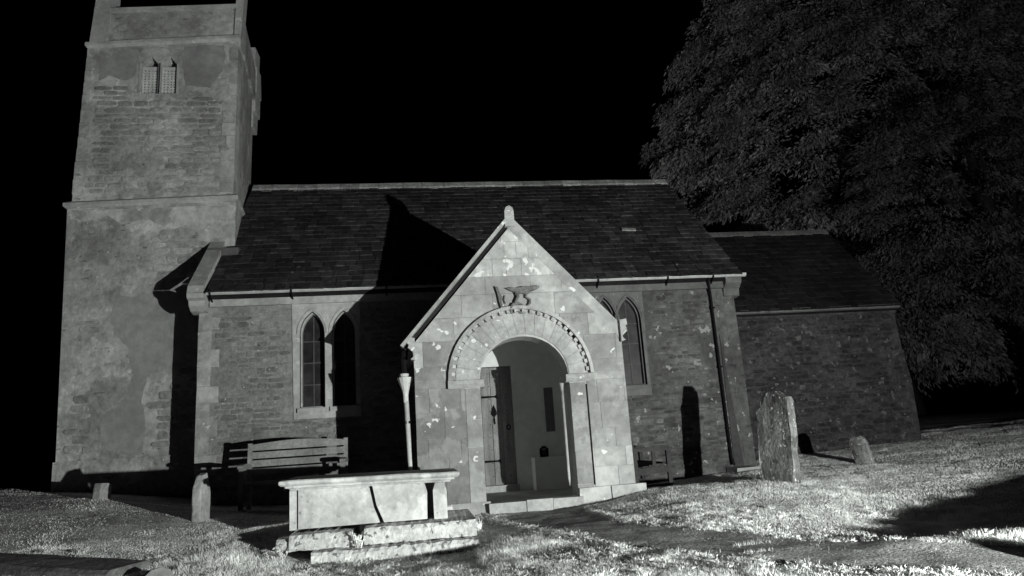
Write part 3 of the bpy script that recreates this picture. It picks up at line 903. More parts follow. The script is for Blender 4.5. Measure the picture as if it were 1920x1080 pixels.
# belfry stage with two openings cut in the south face
BEL = [(-.56, -.28, 7.62, 8.33), (-.235, .03, 7.62, 8.33)]
up_ = MB()
south = [(-1.555, 5.57), (1.03, 5.60), (1.075, 8.72), (-1.455, 8.60)]
bh = [[(a, z0), (b, z0), (b, z1-.14), ((a+b)/2+.02, z1), (a, z1-.14)] for a, b, z0, z1 in BEL]
up_.plate(south, bh, YT, YT+.3)
quad_prism(up_, [(-1.55, YT+.31), (1.02, YT+.31), F2[2], F2[3]], [(-1.45, YT+.31), (1.07, YT+.31), F3[2], F3[3]], 5.6, 8.7)
upper = up_.build('belfry_stage', M['tower'], tower)
PATCHES = [
    ([(-1.28, 8.4), (-1.1, 8.28), (-1.02, 8.45), (-.64, 8.47), (-.62, 8.3), (-.64, 7.97), (-.82, 7.87), (-1.13, 7.95), (-1.26, 7.86)], 'cement', 1),
    ([(.16, 8.53), (.5, 8.58), (.84, 8.57), (.85, 8.41), (.83, 8.09), (.74, 7.98), (.62, 7.73), (.18, 7.77), (.13, 8.19)], 'cement', 1),
    ([(-.76, 4.0), (-.53, 3.95), (-.07, 4.02), (.3, 3.96), (.34, 2.83), (-.02, 2.8), (-.24, 2.61), (-.3, 2.32), (-.23, 1.9), (-.24, 1.62), (-.41, 1.41), (-.72, 1.52), (-.9, 1.67), (-.88, 2.03), (-.62, 2.2), (-.5, 2.38), (-.47, 2.76), (-.58, 3.15), (-.77, 3.36), (-.85, 3.65)], 'cement', 0),
    ([(-1.54, 5.47), (-.99, 5.48), (-.15, 5.49), (1.05, 5.52), (1.04, 5.34), (.72, 5.22), (.56, 4.99), (.21, 5.14), (-.13, 5.08), (-.31, 5.29), (-.73, 5.21), (-.99, 5.36), (-1.32, 5.28), (-1.52, 5.34)], 'limewash', 0),
]
def in_poly(x, z, poly):
    c = False
    j = len(poly)-1
    for i in range(len(poly)):
        xi, zi = poly[i]
        xj, zj = poly[j]
        if (zi > z) != (zj > z) and x < (xj-xi)*(z-zi)/(zj-zi)+xi:
            c = not c
        j = i
    return c
def tower_ok(z0, z1, xl, xr):
    def f(x, z, hw, hh):
        if not (xl+hw < x < xr-hw and z0+hh < z < z1-hh):
            return False
        for a, b, c, d in BEL:
            if a-.12-hw < x < b+.12+hw and c-.1-hh < z < d+.12+hh:
                return False
        for poly, mk, pk in PATCHES:
            if any(in_poly(x+u*(hw+.02), z+w*(hh+.02), poly) for u in (-1, 0, 1) for w in (-1, 0, 1)):
                return False
        return mnoise.noise(Vector((x*.75+4, 1.3, z*.75))) > -.05 if z < 5.6 else (mnoise.noise(Vector((x*.8+9, 2.3, z*.8))) > -.25 and z < 7.75)
    return f
stones(upper, M['tower_stone'], -1.5, 1.03, 5.75, 8.6, YT, tower_ok(5.75, 8.6, -1.45, .98), hr=(.08, .13), wr=(.15, .38), seed=12, limit=200, proud=.010)
stones(low, M['tower_stone'], -1.58, 1.05, .9, 5.5, YT, tower_ok(1.45, 5.4, -1.46, 1.0), hr=(.09, .16), wr=(.16, .42), seed=14, limit=200, proud=.010)
# smooth cement repairs and remains of limewash
for poly, mk, pk in PATCHES:
    par_ = upper if pk else low
    dense = []
    for i_, p in enumerate(poly):
        q = poly[(i_+1) % len(poly)]
        for k in range(6):
            a = (p[0]+(q[0]-p[0])*k/6, p[1]+(q[1]-p[1])*k/6)
            dense.append((a[0]+.035*mnoise.noise(Vector((a[0]*7, 1, a[1]*7))), a[1]+.03*mnoise.noise(Vector((a[0]*7, 8, a[1]*7)))))
    MB().prism(dense, YT-(.005 if mk == 'cement' else .008), YT+.01).build('render_patch', M[mk], par_)
# pale quoin strips at the corners of the belfry stage
r = random.Random(17)
z = 5.75
while z < 8.5:
    h = r.uniform(.22, .32)
    t = (z-5.6)/3.1
    w = r.choice((.14, .22))
    xr = 1.03+.045*t
    MB().box(xr-w, xr+.006, YT-.010, YT+.25, z+.004, z+h-.004).jitter(.006).build('quoin', M['quoin'], upper)
    xl = -1.555+.1*t
    MB().box(xl-.004, xl+w*.8, YT-.010, YT+.2, z+.004, z+h-.004).jitter(.006).build('quoin', M['tower'], upper)
    z += h
# lattice of stone in the belfry openings
for a, b, c, d in BEL:
    w_ = MB().plate([(a+.002, c+.002), (b-.002, c+.002), (b-.002, d-.17), (a+.002, d-.17)],
                    [[(a+.022+i*(b-a-.03)/4, c+.03+j*.052), (a+.022+i*(b-a-.03)/4+.036, c+.03+j*.052), (a+.022+i*(b-a-.03)/4+.036, c+.03+j*.052+.026), (a+.022+i*(b-a-.03)/4, c+.03+j*.052+.026)] for i in range(4) for j in range(9)], YT+.05, YT+.09).build('belfry_lattice', M['lattice'], tower)
    MB().box(a-.0, b+.0, YT+.22, YT+.24, c, d).build('dark_opening', M['bars'], w_)
    MB().prism([(a-.035, c-.03), (a-.003, c), (a-.003, d-.13), (a-.035, d-.13)], YT-.012, YT+.05).build('jamb_stone', M['trim'], w_)
    MB().prism([(b+.003, c), (b+.035, c-.03), (b+.035, d-.13), (b+.003, d-.13)], YT-.012, YT+.05).build('jamb_stone', M['trim'], w_)
def ring(name, fa, z0, z1, tiltr=0.0, d=.06, n=(.0, .03)):
    mb = MB()
    o, i = [(x, y) for x, y in fa], None
    v = []
    for zz, dd in ((z0, .01), (z0+.04, d), (z1-.04, d), (z1, .0)):
        for (x, y), (sx, sy) in zip(fa, ((-1, -1), (1, -1), (1, 1), (-1, 1))):
            v.append((x+sx*dd, y+sy*dd, zz+tiltr*(x+1.5)/2.6))
    f = [(k*4+j, k*4+(j+1) % 4, k*4+4+(j+1) % 4, k*4+4+j) for k in range(3) for j in range(4)] + [(0, 3, 2, 1), (12, 13, 14, 15)]
    return mb.add(v, f).build(name, M['trim'], tower)
ring('string_course', F1, 5.50, 5.63, .09, .05)
ring('string_course', F3, 8.47, 8.61, .20, .05)
# plinth
pl_ = [(-1.60, YT), (1.08, YT), (.86, 3.25), (-1.70, 3.35)]
quad_prism(MB(), foot(-1.475, 1.10, .05), foot(-1.50, 1.10, .04), .2, 1.36).build('plinth', M['tower'], tower)
# parapet with corner merlons
par = MB()
par.box(-1.425, 1.105, YT+.02, YT+.3, 8.55, 9.31)
quad_prism(par, [(.85, YT+.3), (1.10, YT+.3), (.88, 3.2), (.60, 3.2)], [(.85, YT+.3), (1.10, YT+.3), (.88, 3.2), (.60, 3.2)], 8.60, 9.3)
quad_prism(par, [(-1.42, YT+.3), (-1.15, YT+.3), (-1.25, 3.2), (-1.52, 3.2)], [(-1.42, YT+.3), (-1.15, YT+.3), (-1.25, 3.2), (-1.52, 3.2)], 8.60, 9.3)
par.box(-1.45, .9, 3.0, 3.25, 8.6, 9.3)
pt = par.build('parapet', M['tower'], tower)
MB().add([(-1.18, YT-.02, 9.20), (1.02, YT-.02, 9.34), (1.02, YT+.34, 9.34), (-1.18, YT+.34, 9.20), (-1.18, YT-.02, 9.28), (1.02, YT-.02, 9.42), (1.02, YT+.34, 9.42), (-1.18, YT+.34, 9.28)],
         [(0, 3, 2, 1), (4, 5, 6, 7), (0, 1, 5, 4), (1, 2, 6, 5), (2, 3, 7, 6), (3, 0, 4, 7)]).build('parapet_coping', M['trim'], pt)
quad_prism(MB(), [(-1.445, YT-.03), (-1.16, YT-.03), (-1.16, YT+.36), (-1.445, YT+.36)], [(-1.33, YT-.03), (-1.12, YT-.03), (-1.12, YT+.36), (-1.33, YT+.36)], 8.56, 10.2).build('merlon', M['trim'], pt)
quad_prism(MB(), [(1.0, YT-.02), (1.12, YT-.02), (1.08, YT+.36), (1.0, YT+.36)], [(1.045, YT-.02), (1.20, YT-.02), (1.16, YT+.36), (1.045, YT+.36)], 8.78, 10.2).build('merlon', M['trim'], pt)
# stair turret showing past the north-east corner
for xa, za, zb in ((.86, 8.0, 8.35), (.90, 8.35, 8.8), (.925, 8.8, 9.4), (.89, 9.4, 9.85)):
    MB().box(.5, xa, 3.0, 3.4, za, zb).jitter(.015).build('stair_turret', M['trim'], tower)

# ================================================================== CHANCEL
chan = thing('church_chancel', 'low dark rubble chancel with dark slate roof beyond the nave, beside the trees', 'church', (11.5, 3, .7))
YC, CX0, CX1, CH = 1.26, 9.50, 13.40, 3.30
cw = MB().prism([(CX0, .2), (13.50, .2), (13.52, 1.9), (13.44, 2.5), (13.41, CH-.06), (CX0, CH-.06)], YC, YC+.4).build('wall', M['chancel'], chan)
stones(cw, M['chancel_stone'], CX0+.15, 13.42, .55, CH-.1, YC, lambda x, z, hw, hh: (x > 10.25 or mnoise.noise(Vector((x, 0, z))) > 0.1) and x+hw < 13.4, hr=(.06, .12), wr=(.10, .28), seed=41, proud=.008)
MB().prism([(YC+.02, .2), (5.0, .2), (5.0, CH), (3.1, 5.25), (YC+.02, CH-.05)], 13.0, 13.38, 'x').build('east_gable', M['chancel'], chan)
MB().box(CX0, 13.2, 4.7, 5.0, .2, CH).build('north_wall', M['chancel'], chan)
MB().box(CX0, CX1+.02, YC-.05, YC+.2, CH-.13, CH-.03).build('eaves_course', M['chancel'], chan)
cr = MB().prism([(YC-.13, CH-.02), (3.1, 5.37), (5.05, CH-.02), (5.05, CH-.12), (3.1, 5.25), (YC-.02, CH-.10)], CX0, CX1+.06, 'x').build('roof', M['slate_dark'], chan)
slates(cr, M['slate_dark'], CX0+.01, CX1+.08, (YC-.15, CH), (3.05, 5.36), 43, limit=200)
x = CX0
while x < CX1:
    l = min(.45, CX1+.06-x)
    MB().prism([(2.94, 5.26), (2.98, 5.35), (3.06, 5.45), (3.14, 5.45), (3.26, 5.26), (3.1, 5.36)], x+.004, x+l-.004, 'x').jitter(.005, 9).build('ridge_tile', M['ridge_dim'], cr)
    x += l
MB().prism([(YC-.17, CH+.03), (YC-.155, CH-.03), (YC-.11, CH-.045), (YC-.07, CH-.03), (YC-.06, CH+.03)], CX0+.1, CX1+.05, 'x').build('gutter', M['ridge_dim'], chan)

# ================================================================== BENCHES
def make_bench(label, loc, rz, length, arched, mtl, scale=1.0):
    b = thing('garden_bench', label, 'bench', loc, rz, 'wooden churchyard benches')
    hl = length/2
    B = lambda: MB()
    for sx in (-1, 1):
        x = sx*(hl-.03)
        B().box(x-.028, x+.028, .0, .055, 0, .62).build('leg', mtl, b, local=True)
        B().prism([(.50, 0), (.56, 0), (.545, .42), (.60, .93), (.55, .93), (.49, .42)], x-.028, x+.028, 'x').build('leg', mtl, b, local=True)
        B().prism([(-.04, .615), (-.02, .60), (.54, .60), (.54, .64), (.2, .665), (.0, .655), (-.035, .64)], x-.036, x+.036, 'x').build('armrest', mtl, b, local=True)
        B().prism([(.03, .30), (.53, .27), (.53, .36), (.03, .40)], x-.02, x+.02, 'x').build('side_rail', mtl, b, local=True)
        B().tube([(x, .03, .13), (x, .53, .13)], .022, 6).build('stretcher', mtl, b, local=True)
        B().prism([(.22, .40), (.27, .40), (.26, .61), (.21, .61)], x-.018, x+.018, 'x').build('arm_post', mtl, b, local=True)
    for k in range(5):
        y = .02+k*.10
        B().box(-hl+.06, hl-.06, y, y+.088, .405-.012*k, .43-.012*k).build('seat_slat', mtl, b, local=True)
    # back: slats and an arched top rail
    def by(z):
        return .49+(z-.42)*.105
    for z0 in (.50, .61, .72):
        B().add([(-hl+.055, by(z0), z0), (hl-.055, by(z0), z0), (hl-.055, by(z0)+.025, z0), (-hl+.055, by(z0)+.025, z0),
                 (-hl+.055, by(z0+.088), z0+.088), (hl-.055, by(z0+.088), z0+.088), (hl-.055, by(z0+.088)+.025, z0+.088), (-hl+.055, by(z0+.088)+.025, z0+.088)],
                [(0, 3, 2, 1), (4, 5, 6, 7), (0, 1, 5, 4), (1, 2, 6, 5), (2, 3, 7, 6), (3, 0, 4, 7)]).build('back_slat', mtl, b, local=True)
    top = [(-hl+.055, .83), (hl-.055, .83)] + [(t*(hl-.0), .905+(arched*(1-abs(t)**1.6) if arched else 0)) for t in np.linspace(1, -1, 11)]
    B().prism(top, by(.86)-.005, by(.86)+.035).build('top_rail', mtl, b, local=True)
    return b
make_bench('wooden bench with low arched back standing against the nave wall left of the porch', (2.40, -1.27, .50), .02, 1.36, .05, M['bench'])
make_bench('dark wooden bench seen end on beside the porch right wall', (7.60, -.66, .36), math.pi/2, 1.3, 0, M['bench_dark'])

# ================================================================== CHEST TOMB
tomb = thing('chest_tomb', 'pale stone chest tomb with moulded lid and cracked side panel before the porch', 'tomb', (3.6, -3.3, .33))
def tb(x0, x1, y0, y1, z0, z1, name, mtl, j=.006, js=5, parent=tomb):
    return MB().box(x0, x1, y0, y1, z0, z1).jitter(j, js).build(name, mtl, parent)
# moulded lid
lid = MB()
LX0, LX1, LY0, LY1 = 2.70, 4.47, -3.78, -2.82
lay = [(.905, .10), (.925, .085), (.93, .055), (.950, .05), (.955, .02), (.972, .0), (.998, .0), (1.008, .012)]
v, f = [], []
for z, d in lay:
    sub = []
    n = 14
    for i in range(n):
        sub.append((LX0+d+(LX1-LX0-2*d)*i/n, LY0+d))
    for i in range(6):
        sub.append((LX1-d, LY0+d+(LY1-LY0-2*d)*i/6))
    for i in range(n):
        sub.append((LX1-d-(LX1-LX0-2*d)*i/n, LY1-d))
    for i in range(6):
        sub.append((LX0+d, LY1-d-(LY1-LY0-2*d)*i/6))
    v += [(x, y, z-.03*(x-2.7)/1.8) for x, y in sub]
k = 40
for i in range(len(lay)-1):
    f += [(i*k+j, i*k+(j+1) % k, (i+1)*k+(j+1) % k, (i+1)*k+j) for j in range(k)]
f += [tuple(range(k-1, -1, -1)), tuple(range((len(lay)-1)*k, len(lay)*k))]
lid.add(v, f).jitter(.008, 7).build('lid', M['tomb'], tomb)
YF = -3.66
for poly, nm in (([(2.865, .53), (3.655, .53), (3.60, .68), (3.555, .895), (2.865, .905)], 'side_panel'),
                 ([(3.70, .53), (4.13, .53), (4.135, .80), (4.11, .885), (3.59, .89), (3.63, .70)], 'side_panel')):
    MB().prism(poly, YF, YF+.09).jitter(.004, 8).build(nm, M['tomb'], tomb)
tb(2.785, 2.85, YF-.012, YF+.12, .525, .905, 'corner_post', M['tomb'])
MB().prism([(4.20, .52), (4.335, .52), (4.335, .80), (4.31, .875), (4.22, .875), (4.195, .80)], YF-.012, YF+.12).jitter(.004).build('corner_post', M['tomb'], tomb)
tb(2.80, 2.88, YF+.13, -2.95, .525, .90, 'end_panel', M['tomb'])
tb(4.24, 4.32, YF+.13, -2.95, .525, .875, 'end_panel', M['tomb'])
tb(2.83, 4.30, -3.0, -2.92, .525, .875, 'side_panel', M['tomb'])
# base course of blocks
def rough(x0, x1, y0, y1, z0, z1, name, j, seed):
    nx_, nz_ = max(2, int((x1-x0)/.03)), 4
    mb = MB()
    prof = [(y1, z0), (y0+.02, z0), (y0, z0+(z1-z0)*.35), (y0+.004, z0+(z1-z0)*.75), (y0+.03, z1), ((y0+y1)/2, z1+.004), (y1, z1)]
    m_ = len(prof)
    v = []
    for i in range(nx_+1):
        x = x0+(x1-x0)*i/nx_
        for p in prof:
            v.append((x, p[0], p[1]))
    f = [(i*m_+k, i*m_+(k+1) % m_, (i+1)*m_+(k+1) % m_, (i+1)*m_+k) for i in range(nx_) for k in range(m_)]
    f += [tuple(range(m_-1, -1, -1)), tuple(range(nx_*m_, (nx_+1)*m_))]
    mb.add(v, f)
    mb.jitter(j*.45, 3+seed).jitter(j*.5, 19+seed).jitter(j*.45, 45)
    return mb.build(name, M['tomb_rough'], tomb)
rough(2.82, 3.40, -3.93, -2.8, .36, .50, 'base_block', .018, 1)
rough(2.70, 2.83, -3.90, -3.4, .38, .47, 'base_block', .016, 2)
rough(3.52, 4.60, -3.95, -2.8, .365, .515, 'base_block', .012, 3)
rough(3.05, 4.60, -4.12, -2.75, .24, .355, 'footing_slab', .018, 4)

# ================================================================== GRAVESTONES
def gravestone(name, label, loc, rz, poly, th, mtl, tilt=(0, 0), jit=.01, lean=0.0):
    """poly in local x,z; slab thickness th along local y; one mesh with worn edges"""
    dense = []
    for i, p in enumerate(poly):
        q = poly[(i+1) % len(poly)]
        L_ = math.hypot(q[0]-p[0], q[1]-p[1])
        n = max(1, int(L_/.05))
        dense += [(p[0]+(q[0]-p[0])*k/n, p[1]+(q[1]-p[1])*k/n) for k in range(n)]
    n = len(dense)
    c = (sum(p[0] for p in dense)/n, sum(p[1] for p in dense)/n)
    sh = [(c[0]+(p[0]-c[0])*.97, c[1]+(p[1]-c[1])*.985) for p in dense]
    mb = MB()
    v = [(p[0], -th/2, p[1]) for p in sh]+[(p[0], -th/2+.015, p[1]) for p in dense]+[(p[0], th/2-.015, p[1]) for p in dense]+[(p[0], th/2, p[1]) for p in sh]
    f = [tuple(range(n)), tuple(range(4*n-1, 3*n-1, -1))]
    for k in range(3):
        f += [(k*n+i, (k+1)*n+i, (k+1)*n+(i+1) % n, k*n+(i+1) % n) for i in range(n)]
    mb.add(v, f).jitter(jit, 5).jitter(jit*.5, 19)
    o = mb.build(name, mtl)
    o.location = loc
    o.rotation_euler = (Matrix.Rotation(lean, 3, 'Y') @ Matrix.Rotation(rz, 3, 'Z') @ Matrix.Rotation(tilt[1], 3, 'Y') @ Matrix.Rotation(tilt[0], 3, 'X')).to_euler()
    return tag(o, label, 'gravestone', 'gravestones in the churchyard')

gz = lambda x, y: tz(x, y)-.03
gravestone('headstone', 'tall lichen covered headstone with sloping shoulders standing right of the porch', (8.52, -2.6, gz(8.52, -2.6)-.02), math.radians(-74),
           [(-.285, -.1), (.285, -.1), (.285, 1.05), (.25, 1.09), (.17, 1.11), (.08, 1.165), (-.05, 1.175), (-.13, 1.15), (-.185, 1.06), (-.20, .985), (-.285, .93)], .11, M['headstone'], (0, 0), .016, math.radians(3.5))
gravestone('headstone', 'small round topped headstone leaning on the grass before the chancel wall', (10.76, -1.02, gz(10.76, -1.02)), math.radians(-66),
           [(-.14, -.1), (.14, -.1), (.14, .34), (.115, .41), (.06, .45), (0, .46), (-.06, .45), (-.115, .41), (-.14, .34)], .07, M['headstone'], (0, 0), .008, math.radians(-11))
gravestone('headstone', 'slim pointed pale headstone standing left of the chest tomb', (1.61, -2.45, gz(1.61, -2.45)), math.radians(80),
           [(-.13, -.1), (.13, -.1), (.15, .22), (.11, .40), (.03, .535), (-.05, .52), (-.13, .38), (-.15, .2)], .09, M['grave'], (0, math.radians(-2)), .014)
gravestone('headstone', 'short stump of a gravestone in front of the tower foot', (-.16, -.75, gz(-.16, -.75)), math.radians(70),
           [(-.10, -.1), (.10, -.1), (.11, .19), (.05, .235), (-.09, .24), (-.11, .18)], .11, M['grave'], (0, math.radians(4)))
# low dark slab in the left foreground with a pale footstone at its end
lg = MB()
pr = [(-.26, -.15), (-.26, .035), (-.22, .06), (0, .07), (.22, .06), (.26, .035), (.26, -.15)]
nL = 18
v = []
for i in range(nL+1):
    for p in pr:
        v.append((-2.6+2.6*i/nL, p[0], p[1]))
m_ = len(pr)
f = [(i*m_+k, i*m_+(k+1) % m_, (i+1)*m_+(k+1) % m_, (i+1)*m_+k) for i in range(nL) for k in range(m_)] + [tuple(range(m_-1, -1, -1)), tuple(range(nL*m_, (nL+1)*m_))]
lg.add(v, f).jitter(.012, 5)
o = lg.build('ledger_stone', M['dark_slab'])
o.location = (1.72, -4.74, tz(1.72, -4.74)+.005)
o.rotation_euler = (0, math.radians(5), math.radians(-17))
tag(o, 'low dark grave slab lying in the grass at the left front', 'gravestone', 'gravestones in the churchyard')
gravestone('footstone', 'small pale rounded footstone at the end of the dark slab', (2.00, -4.93, gz(2.00, -4.93)), math.radians(30),
           [(-.13, -.1), (.13, -.1), (.12, .04), (.09, .09), (.03, .115), (-.06, .11), (-.11, .07)], .12, M['foot'], (math.radians(-12), 0), .012)

# ================================================================== TREES
def leaf_cloud(centres, outs, lens, per, size, seed):
    """drooping boughs: narrow leaf sprays set along and around each bough, hanging towards its tip"""
    g = np.random.default_rng(seed)
    V = []
    for c, o_, ln_ in zip(centres, outs, lens):
        n = int(per*ln_*ln_)
        t = g.uniform(0, 1, n)**.8
        o_ = np.asarray(o_)
        side = np.cross(o_, [0, 0, 1.0])
        side /= np.linalg.norm(side)+1e-9
        spread = ln_*(.10+.34*np.sin(np.pi*np.clip(t*.9+.08, 0, 1)))
        a = g.normal(0, .55, n)*spread
        droop = -.42*ln_*t**1.8-.30*np.abs(a)
        p = np.asarray(c)+o_*(t*ln_)[:, None]+side*a[:, None]
        p[:, 2] += droop+g.normal(0, .07*ln_, n)
        ax = o_*.8+side*(a/(spread+1e-6))[:, None]*.9+g.normal(size=(n, 3))*.38
        ax[:, 2] -= .35+.6*t
        ax /= np.linalg.norm(ax, axis=1)[:, None]
        s = np.cross(ax, g.normal(size=(n, 3)))
        s /= np.linalg.norm(s, axis=1)[:, None]
        L_ = size*g.uniform(.6, 1.6, n)[:, None]
        w = L_*g.uniform(.12, .22, n)[:, None]
        mid = p+ax*L_*.45
        tip = p+ax*L_
        tip[:, 2] -= .15*L_[:, 0]
        V.append(np.stack([p, mid-s*w, tip, mid+s*w], 1))
    V = np.concatenate(V)
    F = np.arange(len(V)*4).reshape(-1, 4)
    return V.reshape(-1, 3), F

def make_tree(name, label, base, height, crown_c, crown_r, nclump, mtl, seed, per, size, clump=(.7, 1.25), low=1.6):
    g = np.random.default_rng(seed)
    t = thing(name, label, 'tree', base, 0, 'trees behind the church')
    b = Vector(base)
    c = Vector(crown_c)
    tr = MB()
    tr.tube([b+Vector((0, 0, -.4)), b+Vector((.05, 0, .8)), b+Vector((-.1, .1, 2.5)), b.lerp(c, .75)+Vector((.2, 0, 0)), c+Vector((0, 0, crown_r[2]*.7))], [.75, .55, .45, .28, .06], 12)
    trunk = tr.jitter(.06, 2).build('trunk', M['bark'], t, smooth=True)
    cs, outs, lens = [], [], []
    while len(cs) < nclump:
        d = g.normal(size=3)
        d /= np.linalg.norm(d)
        if d[1] > .35:
            continue
        k = g.uniform(.35, 1.0)**.45
        p = np.array(crown_c)+d*np.array(crown_r)*k
        if p[2] < base[2]+low+g.uniform(0, 1.2) or p[0] > 27 or p[2] > 17:
            continue
        o_ = np.array([d[0]*crown_r[2]/crown_r[0], d[1]-.25, .12+.25*d[2]])+g.normal(size=3)*.25
        o_ /= np.linalg.norm(o_)
        ln_ = g.uniform(*clump)
        cs.append(p-o_*ln_*.5)
        outs.append(o_)
        lens.append(ln_)
    for i in range(16):
        p = Vector(cs[i*3 % len(cs)])
        q = b.lerp(c, .45+.5*(i/16))
        MB().tube([q, q.lerp(p, .5)+Vector((0, 0, .3)), p], [.14, .08, .02], 6).build('limb', M['bark'], t)
    V, F = leaf_cloud(cs, outs, lens, per, size, seed+1)
    cr_ = link('crown', np_mesh('crown', V, F, mtl), t)
    cr_['kind'] = 'stuff'
    return t
make_tree('yew_tree', 'huge dark evergreen tree rising behind the chancel roof', (20.5, 11.0, .9), 16, (21.9, 10.4, 10.6), (8.9, 4.6, 8.8), 660, M['leaf'], 5, 150, .125, (1.1, 2.1))
make_tree('evergreen_tree', 'dark evergreen tree at the right edge beyond the chancel end', (22.6, 7.2, .9), 8, (18.9, 4.6, 6.3), (3.6, 2.4, 3.6), 190, M['leaf2'], 9, 260, .09, (.7, 1.4), 2.4)

# ================================================================== GRASS
def inside_path(x, y):
    """vectorised test against the path outline"""
    poly = np.r_[PL, PR[::-1]]
    n = len(poly)
    c = np.zeros(len(x), bool)
    j = n-1
    for i in range(n):
        xi, yi = poly[i]
        xj, yj = poly[j]
        cond = ((yi > y) != (yj > y)) & (x < (xj-xi)*(y-yi)/(yj-yi+1e-12)+xi)
        c ^= cond
        j = i
    return c
def smooth_noise(x, y, s, seed):
    g = np.random.default_rng(seed)
    out = np.zeros_like(x)
    for k in range(10):
        a, ph = g.uniform(0, 6.28), g.uniform(0, 6.28)
        fq = s*g.uniform(.6, 1.7)
        out += np.sin((x*np.cos(a)+y*np.sin(a))*fq+ph)
    return out/3.2
g = np.random.default_rng(99)
NB = 1900000
dg = np.linspace(3.5, 19.5, 400)
cdf = np.cumsum(dg*np.clip(5.2/dg, 0, 1)**1.3)
d = np.interp(g.uniform(0, 1, NB), cdf/cdf[-1], dg)
ang = g.uniform(-math.radians(42), math.radians(42), NB)+YAW
x = CAM.x+d*np.sin(ang)
y = CAM.y+d*np.cos(ang)
keep = (y < 2.5) & (x < 17.5) & (g.uniform(0, 1, NB) < np.clip(.8+.4*smooth_noise(x, y, 2.2, 4), .2, 1))
keep &= (g.uniform(0, 1, NB) < np.clip(.22+.78*(x-.6)/3.2, .22, 1)) | (smooth_noise(x, y, 1.8, 77) > 1.0)
keep &= ~((x > 2.9) & (x < 4.7) & (y > -4.5) & (y < -3.9) & (g.uniform(0, 1, NB) < .75))
ip = inside_path(x+.055*smooth_noise(x, y, 9, 51)+g.normal(0, .025, NB), y+.055*smooth_noise(x, y, 9, 52)+g.normal(0, .025, NB))
tuft = np.zeros(NB, bool)
for (tx, ty, sx, sy) in ((6.08, -4.72, .20, .08), (6.40, -5.38, .07, .06), (6.66, -5.70, .24, .07), (6.46, -5.98, .16, .05)):
    tuft |= ((x-tx)/sx)**2+((y-ty)/sy)**2 < g.uniform(.4, 1.2, NB)
keep &= ~ip | tuft | ((x > 6.75) & (g.uniform(0, 1, NB) < .10+.35*(smooth_noise(x, y, 4.0, 31) > .3)))
def rect(x0, x1, y0, y1):
    return (x > x0) & (x < x1) & (y > y0) & (y < y1)
for q in ((2.74, 4.58, -4.06, -2.7), (3.98, 6.92, -2.16, .2), (.8, 9.5, -.02, 3), (9.4, 13.5, 1.2, 3), (-1.7, 1.2, .84, 3.4)):
    keep &= ~rect(*q)
x, y, d = x[keep], y[keep], d[keep]
ip2 = inside_path(x, y)
n = len(x)
z = terrain(x, y)-.004
hgt = g.uniform(.008, .024, n)*(1+.35*np.clip(smooth_noise(x, y, 3.0, 8), -1, 1.3))*np.clip(.6+.4*(x-.3)/2.5, .6, 1)
hgt *= np.where(smooth_noise(x, y, 6.5, 15) > .35, 1.35, .9)*np.where((x < 6.9) & (x > 2) & (y < -3.8) & ~ip2, 1.6, 1.0)
wid = g.uniform(.0016, .0034, n)*np.clip(d/6, 1, 1.7)
th = g.uniform(0, 2*np.pi, n)
la = g.uniform(0, 2*np.pi, n)
lean = g.uniform(.1, .9, n)*hgt
base = np.c_[x, y, z]
sd = np.c_[np.cos(th), np.sin(th), np.zeros(n)]*wid[:, None]
tip = base+np.c_[np.cos(la)*lean, np.sin(la)*lean, hgt]
V = np.stack([base-sd, base+sd, tip], 1).reshape(-1, 3)
F = np.arange(n*3).reshape(-1, 3)
tag(link('grass', np_mesh('grass', V, F, M['grass'])), 'short worn turf of the churchyard', 'grass', kind='stuff')
# longer tussocks in the foreground
nt_ = 3200
dd = g.uniform(3.9, 8.0, nt_)
aa = g.uniform(-math.radians(40), math.radians(40), nt_)+YAW
cx_, cy_ = CAM.x+dd*np.sin(aa), CAM.y+dd*np.cos(aa)
ok = ~inside_path(cx_, cy_) & ~((cx_ > 2.6) & (cx_ < 4.75) & (cy_ > -4.35) & (cy_ < -2.6)) & ~((cx_ > 4) & (cx_ < 7) & (cy_ > -2.4))
ok &= (smooth_noise(cx_, cy_, 2.6, 61) > -.25) & ((cx_ > 2.2) | (g.uniform(0, 1, nt_) < .3)) & ((cx_ < 7.0) | (g.uniform(0, 1, nt_) < .25))
# fringe of longer blades along both edges of the path
e = np.r_[resample(PL[:8], 150)+g.normal(0, .05, (150, 2))+[-.05, -.04], resample(PR[:7], 90)+g.normal(0, .045, (90, 2))+[.05, .03]]
cx_, cy_ = np.r_[cx_[ok], e[:, 0]], np.r_[cy_[ok], e[:, 1]]
per = 80
K = len(cx_)
sc_ = np.repeat(g.uniform(.5, 1.15, K), per)
rr = np.abs(g.normal(0, .05, K*per))*sc_
ra = g.uniform(0, 2*np.pi, K*per)
bx, by_ = np.repeat(cx_, per)+rr*np.cos(ra), np.repeat(cy_, per)+rr*np.sin(ra)
n = K*per
h = g.uniform(.018, .046, n)*sc_
ld_ = ra+g.normal(0, .7, n)
lean = h*g.uniform(.2, 1.2, n)
base = np.c_[bx, by_, terrain(bx, by_)-.003]
th = ld_+np.pi/2+g.normal(0, .5, n)
sd = np.c_[np.cos(th), np.sin(th), np.zeros(n)]*g.uniform(.0011, .0023, n)[:, None]
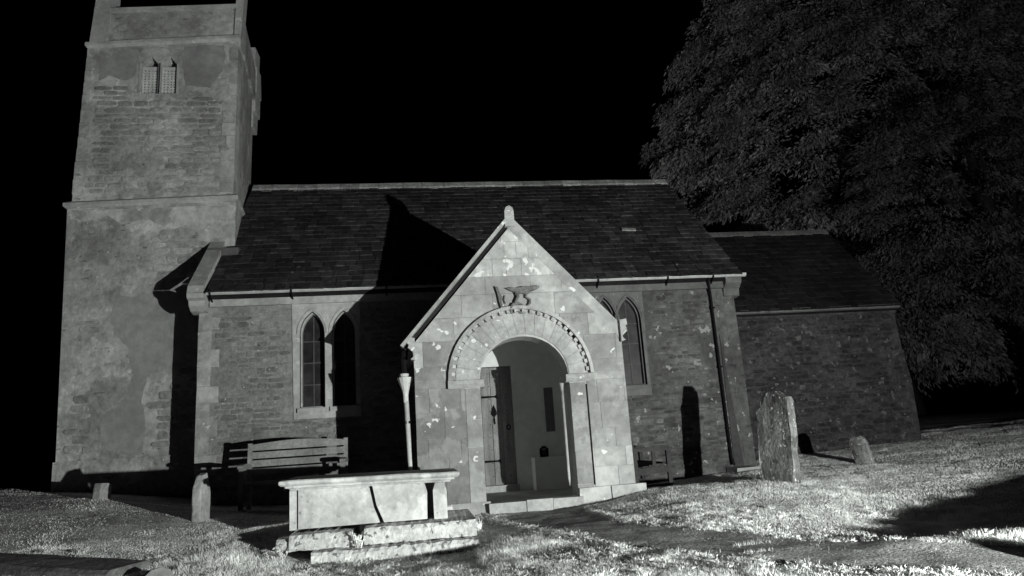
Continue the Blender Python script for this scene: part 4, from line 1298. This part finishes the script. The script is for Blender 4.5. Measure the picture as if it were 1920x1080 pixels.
ldv = np.c_[np.cos(ld_), np.sin(ld_), np.zeros(n)]
p1 = base+ldv*(lean*.35)[:, None]+np.c_[np.zeros((n, 2)), h*.7]
p2 = base+ldv*lean[:, None]+np.c_[np.zeros((n, 2)), h*np.clip(1-.3*(lean/h-.5), .6, 1)]
V = np.stack([base-sd, base+sd, p1+sd*.8, p2, p1-sd*.8], 1).reshape(-1, 3)
i0 = np.arange(n)*5
F = np.stack([i0, i0+1, i0+2, i0+3, i0+4], 1)
tag(link('grass', np_mesh('grass_tussocks', V, F, M['grass'])), 'longer grass tussocks in the foreground and along the path edges', 'grass', kind='stuff')

# weeds between the tomb base blocks
def weed(label, loc, n, h, seed, sp=.06):
    g = random.Random(seed)
    mb = MB()
    for k in range(n):
        a = g.uniform(0, 6.28)
        rr = g.uniform(0, sp)
        bx, by_ = rr*math.cos(a), rr*math.sin(a)
        hh = g.uniform(.5, 1)*h
        pth = Vector((bx, by_, 0))
        tip = Vector((bx+g.uniform(-.06, .06), by_+g.uniform(-.06, .06), hh))
        s = Vector((g.uniform(-1, 1), g.uniform(-1, 1), 0)).normalized()*.008
        m1 = pth.lerp(tip, .5)+Vector((0, 0, .02))
        mb.add([pth-s*.5, pth+s*.5, m1+s, tip, m1-s], [(0, 1, 2, 4), (4, 2, 3)])
        for q in range(3):
            c = pth.lerp(tip, g.uniform(.3, 1))
            e = Vector((g.uniform(-1, 1), g.uniform(-1, 1), g.uniform(-.2, .8))).normalized()*g.uniform(.015, .035)
            f_ = e.orthogonal().normalized()*.009
            mb.add([c, c+e*.5+f_, c+e, c+e*.5-f_], [(0, 1, 2, 3)])
    o = mb.build('weed', M['grass'], fix=False)
    o.location = loc
    return tag(o, label, 'plant')
weed('leafy weed growing in the gap of the tomb base', (3.46, -3.98, .32), 26, .20, 3, .05)
weed('low weed at the left end of the tomb base', (2.74, -4.02, tz(2.74, -4.02)), 30, .10, 12, .10)
weed('small weed at the right foot of the tomb by the porch corner', (4.66, -3.2, tz(4.66, -3.2)), 20, .15, 6, .07)
